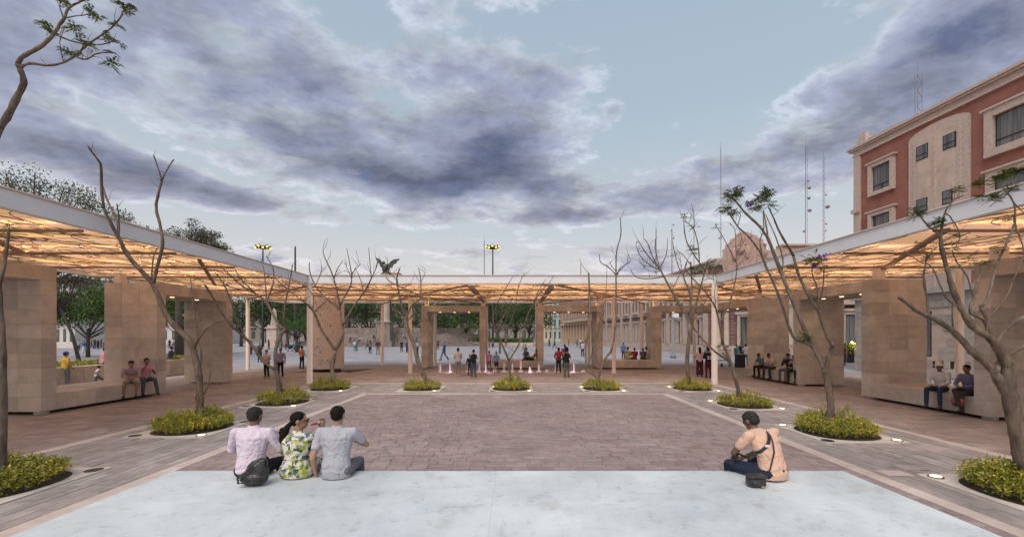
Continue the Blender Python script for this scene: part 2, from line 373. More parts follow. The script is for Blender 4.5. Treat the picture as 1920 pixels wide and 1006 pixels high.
g = MB(); g.add([(-900, -60, -.02), (900, -60, -.02), (900, 1500, -.02), (-900, 1500, -.02)], [(0, 1, 2, 3)])
g.build('ground', plaza_mat(), kind='structure')
g = MB(); g.add([(-19, -2, -.012), (19, -2, -.012), (19, 33.3, -.012), (-19, 33.3, -.012)], [(0, 1, 2, 3)])
paving = g.build('plaza_paving', m_mortar, kind='structure')

XI, DI = 6.0, 16.6        # inner field
XO, DO = 9.5, 20.2        # outer edge of the grey band
BW = .26                  # border width
beds = []
for x, d in ((-8.05, 18.1), (-4.05, 18.1), (-.16, 18.1), (3.8, 18.1), (7.75, 18.1)): beds.append((x, d))
for d in (14.4, 10.4, 6.4): beds.append((-8.05, d))
for d in (13.9, 9.95, 6.05): beds.append((7.7, d))
BS = .93
def in_bed(x, y, mx=0):
    for bx, by in beds:
        if abs(x - bx) < BS + mx and abs(y - by) < BS + mx: return True
    return False
def bricks():
    out = []   # (x0,x1,y0,y1,which)
    def rows(x0, x1, y0, y1, rh, bl, which, alongx, test):
        v = (y0 if alongx else x0); vend = (y1 if alongx else x1)
        while v < vend - .05:
            h = min(rh * random.choice((.8, 1, 1, 1.25)), vend - v)
            u = (x0 if alongx else y0) - random.random() * bl; uend = (x1 if alongx else y1)
            while u < uend:
                l = bl * random.uniform(.7, 1.35); a0 = max(u, x0 if alongx else y0); a1 = min(u + l, uend)
                if a1 - a0 > .05:
                    q = (a0, a1, v, v + h) if alongx else (v, v + h, a0, a1)
                    cx, cy = (q[0] + q[1]) / 2, (q[2] + q[3]) / 2
                    if test(cx, cy): out.append(q + (which,))
                u += l
            v += h
    g_ = BW / 2
    rows(-XI + g_, XI - g_, 4.2, DI - g_, .165, .36, 0, True, lambda x, y: y > 5.2 or abs(x) > 4.4)
    def band(x, y): return not in_bed(x, y, .02)
    for s in (-1, 1):
        lo, hi = sorted((s * (XI + g_), s * (XO - g_)))
        rows(lo, hi, 1.4, DO - g_, .2, .6, 1, False, lambda x, y: band(x, y) and not (y > DI + g_ and (y - DI) > (abs(x) - XI)))
    rows(-XO + g_, XO - g_, DI + g_, DO - g_, .2, .6, 1, True, lambda x, y: band(x, y) and (y - DI) > (abs(x) - XI))
    for s in (-1, 1):
        lo, hi = sorted((s * (XO + g_), s * 18.6))
        rows(lo, hi, 4.0, 20.2 + g_, .26, .6, 2, True, lambda x, y: True)
    rows(-18.6, 18.6, DO + g_, 33.1, .26, .65, 2, True, lambda x, y: not (pool(x, y)) and abs(x) < 15.3 + .3 * (33 - y))
    return out
POOL = [(-15.8, 26.2), (-10.2, 25.7), (-9.6, 29.6)]
def pool(x, y):
    s = 0
    for i in range(3):
        a, b = POOL[i], POOL[(i + 1) % 3]
        s += 1 if (b[0] - a[0]) * (y - a[1]) - (b[1] - a[1]) * (x - a[0]) > 0 else -1
    return abs(s) == 3
BR = bricks()
BR.sort(key=lambda q: -((q[1] - q[0]) * (q[3] - q[2])) / (((q[0] + q[1]) / 2) ** 2 + q[2] ** 2) ** 1.5 if (q[2] > 4.6 and abs((q[0] + q[1]) / 2) < 1.2 * q[2]) else 1)
mats3 = [m_paver, m_gray, m_rust]
unit = MB(); unit.box(-.5, .5, -.5, .5, 0, 1, bottom=False)
umesh = []
for m in mats3:
    umesh.append(unit.mesh('brick', m))
names3 = ['brick', 'brick', 'brick']
for q in BR[:300]:
    o = link('brick', umesh[q[4]], paving, loc=((q[0] + q[1]) / 2, (q[2] + q[3]) / 2, -.012))
    o.scale = (q[1] - q[0] - .010, q[3] - q[2] - .010, .012 + random.uniform(0, .005))
mbs = [MB(), MB(), MB()]
for q in BR[300:]:
    mbs[q[4]].box(q[0] + .006, q[1] - .006, q[2] + .006, q[3] - .006, -.012, random.uniform(0, .006), random.random(), bottom=False)
for mb, m, nm in zip(mbs, mats3, ('red_bricks', 'grey_bricks', 'outer_bricks')): mb.build(nm, m, paving, kind='stuff')
# border stones
def strip(p0, p1, w, name='border_stone'):
    v = Vector((p1[0] - p0[0], p1[1] - p0[1])); n_ = max(1, round(v.length / 1.0)); e = v.normalized(); k = Vector((-e.y, e.x))
    for i in range(n_):
        a = v.length * i / n_ + .004; b = v.length * (i + 1) / n_ - .004
        mb = MB(); mb.obox(p0, e, k, a, b, -w / 2, w / 2, -.012, .008); mb.build(name, m_border, paving)
hb = BW / 2
strip((-XI - hb, DI), (XI + hb, DI), BW)
strip((-XI, 1.4), (-XI, DI - hb), BW); strip((XI, 1.4), (XI, DI - hb), BW)
strip((-XO - hb, DO), (XO + hb, DO), BW); strip((-XO, 1.4), (-XO, DO - hb), BW); strip((XO, 1.4), (XO, DO - hb), BW)
strip((-18.9, 33.3), (18.9, 33.3), .35); strip((-19.0, 3), (-19.0, 33.1), .3); strip((19.0, 3), (19.0, 33.1), .3)
# inspection lids in the right band
for k, (x, y) in enumerate(((1580, 884), (1612, 866))):
    gx, gy = G(x, y)
for gx, gy, lab in ((6.45, 7.05, 'small pale metal access lid beside the right border line'), (7.0, 7.35, 'larger grey access lid next to the pale one in the right band')):
    mb = MB(); mb.box(gx - .22, gx + .22, gy - .14, gy + .14, .006, .012); mb.box(gx - .19, gx + .19, gy - .11, gy + .11, .012, .016)
    tag(mb.build('access_lid', m_border if gx < 6.6 else m_gray), lab, 'access lid')

# stage
stage = thing('painted_stage', 'low pale blue painted concrete stage in the foreground where four people sit', 'stage', (0, 0, 0))
SZ = .70; SX0, SX1, SY = -4.15, 4.0, 5.05
xs = [SX0, -.22, SX1]; ys = [SY, 4.1, .2]
for i in range(len(xs) - 1):
    for j in range(len(ys) - 1):
        if j == 0 and i in (1,): pass
        mb = MB(); mb.box(xs[i] + .0003, xs[i + 1] - .0003, ys[j + 1] + .0003, ys[j] - .0003, SZ - .12, SZ + random.uniform(-.0005, .0005))
        o = link('stage_panel', bevel_mesh(mb.mesh('stage_panel', m_stage), .0012), stage)
mb = MB(); mb.box(SX0 + .03, SX1 - .03, .2, SY - .03, .01, SZ - .121); mb.build('stage_base', m_stage, stage)

# ---------------------------------------------------------------- stone ribbons (walls, lintels, benches)
ZB, ZT, TH = .10, 4.39, .42
BH = (ZT - ZB) / 10
def block(parent, x0, x1, y0, y1, z0, z1, name='stone_block'):
    mb = MB(); j = .0015; e = random.uniform(0, .003)
    mb.box(x0 + j - e, x1 - j + e, y0 + j - e, y1 - j + e, z0 + j, z1 - j)
    link(name, bevel_mesh(mb.mesh(name, m_block), .005), parent)
def wall(parent, x0, x1, y0, y1, z0=ZB, z1=ZT, nd=3):
    alongx = (x1 - x0) > (y1 - y0)
    n = round((z1 - z0) / BH)
    for k in range(n):
        za, zb = z0 + (z1 - z0) * k / n, z0 + (z1 - z0) * (k + 1) / n
        if alongx: cuts = [x0 + (x1 - x0) * i / nd for i in range(nd + 1)]
        else: cuts = [y0 + (y1 - y0) * i / nd for i in range(nd + 1)]
        for a, b in zip(cuts, cuts[1:]):
            if alongx: block(parent, a, b, y0, y1, za, zb)
            else: block(parent, x0, x1, a, b, za, zb)
def foot(parent, x, y):
    mb = MB(); mb.lathe((x, y, 0), [(.16, 0), (.16, ZB)], 16); mb.build('foot', m_kerb, parent, True)
def stub(parent, x, y):
    mb = MB(); mb.box(x - .13, x + .13, y - .13, y + .13, ZT, 4.80); mb.build('stub_column', m_cream, parent)
def lights_under(pts):
    for (x, y) in pts:
        mb = MB(); mb.lathe((x, y, ZT - BH - .03), [(.075, .0), (.085, .03)], 12, 0); o = mb.build('lamp', m_lamp, None)
        yield o
# left ribbon: inner faces at X=-13.9, 2.05 deep
XL0, XL1 = -15.95, -13.9
rl = thing('stone_ribbon', 'left zigzag stone frame of wall slabs joined by lintels and a long bench', 'stone frame', ((XL0 + XL1) / 2, 14.3, 0), 'zigzag stone frames under the canopy')
LW = [8.2, 12.16, 16.1, 20.0]
for d in LW[1:]: wall(rl, XL0, XL1, d, d + TH)
def span(parent, x0, x1, y0, y1, z0, z1, n):
    if (y1 - y0) > (x1 - x0) or True:
        pass
def lintel_y(parent, x0, x1, y0, y1, n=6, z0=None, z1=None):
    z0 = ZT - BH if z0 is None else z0; z1 = ZT if z1 is None else z1
    for i in range(n): block(parent, x0, x1, y0 + (y1 - y0) * i / n, y0 + (y1 - y0) * (i + 1) / n, z0, z1, 'lintel_block' if z0 > 2 else 'bench_block')
def lintel_x(parent, x0, x1, y0, y1, n=6, z0=None, z1=None):
    z0 = ZT - BH if z0 is None else z0; z1 = ZT if z1 is None else z1
    for i in range(n): block(parent, x0 + (x1 - x0) * i / n, x0 + (x1 - x0) * (i + 1) / n, y0, y1, z0, z1, 'lintel_block' if z0 > 2 else 'bench_block')
BZ0, BZ1 = ZB, .60
lintel_y(rl, XL0, XL1, LW[0], LW[1]); lintel_y(rl, XL0, XL1, LW[1] + TH, LW[2], 6, BZ0, BZ1); lintel_y(rl, XL0, XL1, LW[2] + TH, LW[3])
for d in LW[1:]:
    for x in (XL0 + .3, XL1 - .22): foot(rl, x, d + TH / 2)
    stub(rl, (XL0 + XL1) / 2 - .6, d + TH / 2)
# front + right ribbon
rf = thing('stone_ribbon', 'front and right zigzag stone frame of portals and benches turning the corner', 'stone frame', (6, 28.8, 0), 'zigzag stone frames under the canopy')
FD0, FD1 = 28.6, 30.6
FX = [-6.44, -2.43, 1.58, 5.67, 9.72]
for x in FX: wall(rf, x, x + TH, FD0, FD1, nd=2)
lintel_x(rf, FX[0] + TH, FX[1], FD0, FD1); lintel_x(rf, FX[2] + TH, FX[3], FD0, FD1); lintel_x(rf, FX[1] + TH, FX[2], FD0, FD1, 6, BZ0, BZ1)
lintel_x(rf, FX[3] + TH, FX[4], FD0, FD1, 6, BZ0, BZ1)
XR0, XR1 = 13.05, 15.1
lintel_x(rf, FX[4] + TH, XR0, FD0, FD1, 5)
RW = [22.8, 19.0, 15.18, 11.36, 7.54]
lintel_y(rf, XR0, XR1, RW[0] + TH, FD1, 8)
for d in RW: wall(rf, XR0, XR1, d, d + TH)
lintel_y(rf, XR0, XR1, RW[1] + TH, RW[0], 6, BZ0, BZ1); lintel_y(rf, XR0, XR1, RW[2] + TH, RW[1])
lintel_y(rf, XR0, XR1, RW[3] + TH, RW[2], 6, BZ0, BZ1); lintel_y(rf, XR0, XR1, RW[4] + TH, RW[3])
for x in FX:
    for d in (FD0 + .25, FD1 - .25): foot(rf, x + TH / 2, d)
    stub(rf, x + TH / 2, 29.3)
for d in RW:
    for x in (XR0 + .22, XR1 - .3): foot(rf, x, d + TH / 2)
    stub(rf, (XR0 + XR1) / 2 - .55, d + TH / 2)
# little spotlights recessed in the lintel soffits
def dots(parent, pts):
    for x, y in pts:
        mb = MB(); mb.lathe((x, y, ZT - BH - .012), [(.07, 0), (.085, .012)], 12); mb.build('spotlight', m_lamp, parent, True)
    for x, y in pts[::2]:
        ld = bpy.data.lights.new('spot', 'SPOT'); ld.energy = 30; ld.color = (1, .74, .45); ld.spot_size = R(120); ld.spot_blend = .9; ld.shadow_soft_size = .07
        o = bpy.data.objects.new('spot', ld); COL.objects.link(o); o.location = (x, y, ZT - BH - .03); o.parent = parent; o.matrix_parent_inverse = Matrix.Translation(parent.location).inverted()
for a in (0, 2): dots(rf, [(FX[a] + TH + 3.6 * t, FD0 + .5) for t in (.22, .5, .78)])
dots(rf, [(FX[4] + TH + 1.0, FD0 + .5), (XR0 + .5, 26.4), (XR0 + .5, 25.2), (XR0 + .5, 24.0)])
dots(rf, [(XR0 + .6, RW[2] + TH + 3.4 * t) for t in (.2, .5, .8)]); dots(rf, [(XR0 + .6, RW[4] + TH + 3.4 * t) for t in (.3, .7)])
dots(rl, [(XL1 - .6, LW[2] + TH + 3.4 * t) for t in (.3, .7)]); dots(rl, [(XL1 - .6, LW[0] + 3.4 * t) for t in (.5, .8)])

# ---------------------------------------------------------------- canopy
can = thing('canopy', 'U-shaped white framed canopy of warm lit slats over the stone frames', 'canopy', (0, 20.1, 0))
BXL, BXR, BD = -10.05, 9.75, 20.1
OXL, OXR, OD = -18.1, 17.6, 32.5
NR = 3.0
BZb, BZt = 4.86, 5.24
def cbox(name, x0, x1, y0, y1, z0, z1, m=None):
    mb = MB(); mb.box(x0, x1, y0, y1, z0, z1)
    return link(name, bevel_mesh(mb.mesh(name, m or m_white), .006), can)
cbox('edge_beam', BXL - .16, BXR + .16, BD, BD + .16, BZb, BZt)
def edge(x0, x1, y0, y1, **k): return cbox('edge_beam', x0, x1, y0, y1, BZb, BZt)
edge(BXL - .16, BXL, NR, BD - .003); edge(BXR, BXR + .16, NR, BD - .003)
edge(OXL, OXL + .12, NR, OD); edge(OXR - .12, OXR, NR, OD); edge(OXL + .122, OXR - .122, OD - .12, OD)
# thin top flanges on the inner edge
cbox('beam_cap', BXL - .2, BXR + .2, BD - .05, BD + .2, BZt, BZt + .03, m_cream)
cbox('beam_cap', BXL - .2, BXL + .05, NR, BD - .053, BZt, BZt + .03, m_cream); cbox('beam_cap', BXR - .05, BXR + .2, NR, BD - .053, BZt, BZt + .03, m_cream)
purl = [4.6, 6.3, 8.0, 9.8, 12.5, 15.1, 17.7]
STR = []
def purlin(x0, x1, y):
    mb = MB()
    for a, b, c, d in ((y - .03, y + .03, 4.785, 4.815), (y - .03, y - .022, 4.8155, 4.85), (y + .022, y + .03, 4.8155, 4.85)): mb.box(x0, x1, a, b, c, d)
    mb.build('purlin', m_latt, can)
for y in purl:
    STR += [(OXL + .13, BXL - .17, y), (BXR + .17, OXR - .13, y)]
    purlin(OXL + .13, BXL - .17, y); purlin(BXR + .17, OXR - .13, y)
pf = [22.8, 25.7, 29.0]
for y in pf: purlin(OXL + .13, OXR - .13, y); STR.append((OXL + .13, OXR - .13, y))
for x in (-2.15, 1.8): cbox('cross_beam', x - .13, x + .13, BD + .17, OD - .13, 4.64, 4.772, m_latt)
def bar(p, q, w=.05, z=4.80):
    v = Vector((q[0] - p[0], q[1] - p[1])); e = v.normalized(); k = Vector((-e.y, e.x))
    mb = MB(); mb.obox(p, e, k, 0, v.length, -w, w, z - .04, z + .035); mb.build('brace', m_latt, can)
for cx in (-6.4, 6.15):
    for q in ((cx - 4.0, 20.3), (cx + 4.1, 20.3), (cx - 4.0, 32.3), (cx + 4.0, 32.3)): bar((cx, 25.7), q, .035, 4.78 + .01 * (q[0] > cx))
bar((-10.0, 20.4), (-18.0, 28), .05); bar((9.7, 20.4), (17.4, 28), .05)
bar((13.6, 22.9), (9.9, 17.0), .06, 4.79); bar((13.6, 15.3), (10, 9.6), .07, 4.79); bar((13.6, 22.9), (10.0, 27), .05, 4.77); bar((-14.6, 20.2), (-10.2, 13.4), .05, 4.79); bar((-14.6, 12.3), (-10.2, 6.5), .06, 4.79)
# slats
slv = MB()
def slats(x0, x1, y0, y1):
    y = y0
    while y < y1:
        w = random.uniform(.075, .13); t_ = random.uniform(-.012, .012)
        xa = x0
        while xa < x1:
            xb = min(x1, xa + random.uniform(2.5, 6)); r = random.random()
            slv.box(xa + .004, xb - .004, y, min(y + w, y1), 5.035 + t_, 5.055 + t_, r)
            xa = xb
        y += w + random.choice((.004, .01, .012, .02, .045))
slats(OXL + .13, BXL - .17, NR, BD); slats(BXR + .17, OXR - .13, NR, BD); slats(OXL + .13, OXR - .13, BD + .17, OD - .13)
slv.build('slats', m_slat, can, kind='stuff')
cbox('grey_panel', -6.2, -2.2, 29.4, 32.2, 4.99, 5.0, m_panel)
cbox('grey_panel', 1.8, 5.8, 30.4, 32.2, 4.99, 5.0, m_panel)
# organic lattice hanging below the slats
def inroof(x, y): return (OXL + .2 < x < OXR - .2 and BD + .25 < y < OD - .2) or (OXL + .2 < x < BXL - .25 and NR < y < OD - .2) or (BXR + .25 < x < OXR - .2 and NR < y < OD - .2)
rng = random.Random(3)
la = MB()
def ribbon(mb, pts, w, z):
    run = []
    for p in pts + [None]:
        if p is not None and inroof(*p): run.append(p); continue
        if len(run) > 2: mb.tube([(a, b, z) for a, b in run], w, 4)
        run = []
nlong = 0
for k in range(28):        # long sweeping members
    side = k % 3
    if side == 0: x, y, a = rng.uniform(-17.5, -10.5), rng.uniform(3, 20), rng.choice((1, -1)) * rng.uniform(.9, 1.9)
    elif side == 1: x, y, a = rng.uniform(10, 17.2), rng.uniform(3, 20), rng.choice((1, -1)) * rng.uniform(.9, 1.9)
    else: x, y, a = rng.uniform(-17, 17), rng.uniform(20.5, 32), rng.choice((0, math.pi)) + rng.uniform(-.6, .6)
    cv = rng.uniform(-.05, .05); pts = []
    for i in range(34):
        pts.append((x, y)); x += math.cos(a) * .35; y += math.sin(a) * .35; cv += rng.uniform(-.05, .05); cv *= .95; a += cv
    mb = MB(); ribbon(mb, pts, .013, 4.90 + rng.uniform(-.02, .02))
    if mb.v: mb.build('lattice_curve', m_latt, can)
for k in range(3300):      # short hooked arcs
    x, y = rng.uniform(OXL, OXR), rng.uniform(NR, OD)
    if not inroof(x, y): continue
    r_ = rng.uniform(.3, .85); a0 = rng.choice((0, math.pi)) + rng.uniform(-.7, .7); da = rng.uniform(.9, 2.3) * rng.choice((1, -1)); pts = []
    for i in range(8): a = a0 + da * i / 7; pts.append((x + r_ * (math.cos(a) - math.cos(a0)), y + r_ * (math.sin(a) - math.sin(a0)) * 1.2))
    ribbon(la, pts, .0115, 4.93)
la.build('lattice_arcs', m_latt, can, kind='stuff')
# warm light strips lying along the purlins, shining up to the slats
def strip_light(x0, x1, y):
    mb = MB(); mb.box(x0, x1, y - .025, y + .025, 4.963, 4.972); mb.build('light_strip', m_glow, can)
for a_, b_, c_ in STR: 
    mb = MB(); mb.box(a_ + .35, b_ - .35, c_ - .018, c_ + .018, 4.826, 4.834); mb.build('light_strip', m_glow, can)
def up(x, y, sx, sy, e):
    ld = bpy.data.lights.new('uplight', 'AREA'); ld.shape = 'RECTANGLE'; ld.size = sx; ld.size_y = sy; ld.energy = e; ld.color = (1, .56, .22)
    o = bpy.data.objects.new('uplight', ld); COL.objects.link(o); o.location = (x, y, ZT + .03); o.rotation_euler = (R(180), 0, 0)
    o.parent = can; o.matrix_parent_inverse = Matrix.Translation(can.location).inverted()
UPE = 7
for y in (4.6, 7.2, 9.8, 14.4, 18.0):
    if y > 4: up((XL0 + XL1) / 2 + .4, y, 1.6, .3, UPE); up((XR0 + XR1) / 2 - .4, y, 1.6, .3, UPE)
for x in (-14.5, -10.5, -6.2, -2.2, 1.8, 5.9, 9.9, 13.9):
    up(x, 29.3, 1.6, .3, UPE)
    up(x, 24.3, 1.6, .3, UPE * .8)
# columns
def column(x, y, r=.12, z1=BZb):
    mb = MB(); mb.lathe((x, y, 0), [(r + .05, 0), (r + .05, .02), (r, .021), (r, z1)], 20); mb.build('column', m_cream, can, True)
column(-10.0, 20.22, .13); column(9.72, 20.15, .14)
for x in (-6.48, 6.15): column(x, 25.7, .12, 4.77)
for x in (-14.2, -10.3, -6.2, -2.2, 1.72, 5.8, 9.9, 14.0): column(x, 32.3, .12, 4.86)
for y in (28, 24, 20, 16, 12, 8): column(-18.03, y, .12); column(17.52, y + .3, .12)
# ---------------------------------------------------------------- planting beds
def leafquad(mb, c, d, up, l, w, r):
    d = d.normalized(); s = d.cross(up)
    s = s.normalized() if s.length > 1e-4 else Vector((1, 0, 0))
    c = Vector(c); m = c + d * l * .5
    mb.add([c, m + s * w * .5, c + d * l, m - s * w * .5], [(0, 1, 2, 3)], r)
def rdir(rg, zmin=-1):
    while True:
        v = Vector((rg.uniform(-1, 1), rg.uniform(-1, 1), rg.uniform(-1, 1)))
        if .05 < v.length < 1 and v.normalized().z > zmin: return v.normalized()
def shrub_mesh(seed, n, h, ls, rad=.84):
    rg = random.Random(seed); mb = MB(); gold = []; sites = []
    gx, gy = rg.uniform(-.5, .6), rg.uniform(-.6, .2)
    ncl = int(n / 9)
    tall = [(rg.uniform(-.6, .6), rg.uniform(-.6, .6)) for _ in range(5)]
    for k in range(ncl):
        a = rg.uniform(0, 2 * math.pi); r = rad * math.sqrt(rg.random()); x, y = r * math.cos(a), r * math.sin(a)
        top = h * (.45 + .5 * (1 - (r / rad) ** 3) * rg.uniform(.55, 1.0))
        top *= 1 + .35 * math.sin(x * 5.1 + seed) * math.sin(y * 4.3 + seed * 2)
        for tx, ty in tall:
            q = (x - tx) ** 2 + (y - ty) ** 2
            if q < .02: top *= 1.5
        L_ = rg.uniform(.10, .22); z = top * (rg.random() ** .45)
        d = (Vector((x * .8 / rad, y * .8 / rad, 1.1)) + rdir(rg) * .7).normalized()
        isg = ((x - gx) ** 2 + (y - gy) ** 2 < .035 and rg.random() < .8) or rg.random() < .05
        p0 = Vector((x, y, z)); rr = rg.random()
        for i in range(9):
            p = p0 + d * L_ * i / 9; ld = (d * .5 + rdir(rg) * .9)
            leafquad(mb, p, ld, rdir(rg, .2), ls * rg.uniform(.7, 1.3), ls * .5, (rr * .5 + rg.random() * .5), ) 
            mb.m[-1] = 1 if isg and z > top * .5 else 0
        # mi per leaf
    return mb.mesh('foliage', [m_leafy, m_leafgold])
SHM = [shrub_mesh(1, 5600, .33, .055), shrub_mesh(2, 5600, .35, .055), shrub_mesh(3, 12000, .33, .048, .83), shrub_mesh(4, 12000, .35, .048, .83)]
BEDLAB = ['left front corner', 'front row left of the middle', 'middle of the front row', 'front row right of the middle', 'right front corner',
          'left side behind the seated trio', 'left side beside the pink-shirted man', 'left picture edge',
          'right side next to the corner', 'right side behind the man with the bag', 'right picture edge']
def rrect_hole(n=40, r=.80, p=2.6):
    out = []
    for k in range(n):
        a = 2 * math.pi * k / n; c, s = math.cos(a), math.sin(a)
        q = (abs(c) ** p + abs(s) ** p) ** (-1 / p); out.append((r * q * c, r * q * s))
    return out
def kerb_mesh():
    mb = MB(); hole = rrect_hole(40, .80, 2.3); n = len(hole); outer = []
    for (x, y) in hole:
        q = max(abs(x), abs(y)); outer.append((x / q * BS, y / q * BS))
    vs = [(x, y, .02) for x, y in hole] + [(x, y, .02) for x, y in outer] + [(x, y, -.015) for x, y in outer] + [(x, y, -.10) for x, y in hole]
    fs = []
    for k in range(n):
        j = (k + 1) % n
        fs += [(k, n + k, n + j, j), (n + k, 2 * n + k, 2 * n + j, n + j), (3 * n + k, k, j, 3 * n + j)]
    mb.add(vs, fs); return mb.mesh('stone_surround', m_kerb)
KM = kerb_mesh()
soilb = MB(); soilb.prism(rrect_hole(40, .80, 2.3), -.1, .012); SM = soilb.mesh('soil', m_soil)
lm = MB(); lm.lathe((0, 0, 0), [(.105, .0), (.105, .012), (.08, .014)], 20); LRING = lm.mesh('ring', m_dark)
lm = MB(); lm.lathe((0, 0, 0), [(.075, .0135), (.075, .018)], 18); LDISC = lm.mesh('lens', m_lamp)
lm = MB(); lm.lathe((0, 0, 0), [(.13, .0), (.13, .008), (.115, .010)], 20); COVER = lm.mesh('cover', m_dark)
for i, (bx, by) in enumerate(beds):
    t = thing('planting_bed', 'pale stone tree surround, ' + BEDLAB[i], 'planting bed', (bx, by, 0), 'stone tree surrounds set in the grey paving')
    link('stone_surround', KM, t, loc=(0, 0, 0)); link('soil', SM, t, loc=(0, 0, 0))
    near = by < 11
    s = link('shrub', SHM[(2 + i % 2) if near else i % 2], None, loc=(bx, by, .01), rz=random.uniform(-3, 3))
    s.scale = (.93, .93, random.uniform(.85, 1.12))
    tag(s, 'low yellow-green shrub, ' + BEDLAB[i], 'shrub', 'low golden shrubs under the trees')
    right = bx > 3; q = .77
    # lamps at two corners, dark covers at the others
    if i == 0: lit = [(q, -q)]; cov = [(-q, -q)]
    elif i in (1,): lit = [(q * .9, -q)]; cov = []
    elif i in (2, 3, 4): lit = [(-q, q * .8), (q, -q)]; cov = [(-q, -q)]
    elif bx < 0: lit = [(q, -q)]; cov = [(-q, -q), (q, q)]
    else: lit = [(-q, q), (q, -q)]; cov = [(-q, -q)]
    for j, (ax, ay) in enumerate(lit):
        l_ = thing('ground_light', 'round ground light in the %s corner, %s' % ('near right' if ax > 0 else 'far left', BEDLAB[i]), 'ground light', (bx + ax, by + ay, .02), 'uplights set in the tree surrounds')
        link('ring', LRING, l_, loc=(0, 0, 0)); link('lens', LDISC, l_, loc=(0, 0, 0))
        if i in (6, 8, 9, 10, 4, 3):
            pd = bpy.data.lights.new('bulb', 'SPOT'); pd.energy = 9; pd.color = (1, .6, .28); pd.spot_size = R(110); pd.spot_blend = .8; pd.shadow_soft_size = .06
            po = link('bulb', pd, l_, loc=(0, 0, .04)); po.rotation_euler = Vector((ax, ay, -1.6)).to_track_quat('Z', 'Y').to_euler()
    for (ax, ay) in cov: link('cover', COVER, t, loc=(ax, ay, .016))

# ---------------------------------------------------------------- the bed trees, branch by branch (photo px -> plane of the bed, with depth spread)
def smooth(pts, n=4):
    out = []
    for i in range(len(pts) - 1):
        p0 = pts[max(i - 1, 0)]; p1 = pts[i]; p2 = pts[i + 1]; p3 = pts[min(i + 2, len(pts) - 1)]
        for k in range(n):
            t = k / n
            out.append(tuple(.5 * ((2 * p1[j]) + (-p0[j] + p2[j]) * t + (2 * p0[j] - 5 * p1[j] + 4 * p2[j] - p3[j]) * t * t + (-p0[j] + 3 * p1[j] - 3 * p2[j] + p3[j]) * t ** 3) for j in range(len(p1))))
    out.append(pts[-1]); return out
def frond(mb, p, d, L_, rg, n=9):
    d = d.normalized(); up = Vector((0, 0, 1)); s = d.cross(up); s = s.normalized() if s.length > .01 else Vector((1, 0, 0)); rr = rg.random()
    for i in range(n):
        t = (i + 1) / n; q = Vector(p) + d * L_ * t - Vector((0, 0, 1)) * L_ * .35 * t * t
        l = L_ * .30 * math.sin(math.pi * (.15 + .8 * t)) + .01
        for sg in (-1, 1):
            leafquad(mb, q, s * sg + d * .45 + Vector((0, 0, rg.uniform(-.3, .1))), up + rdir(rg) * .3, l, l * .38, rr * .6 + rg.random() * .4)
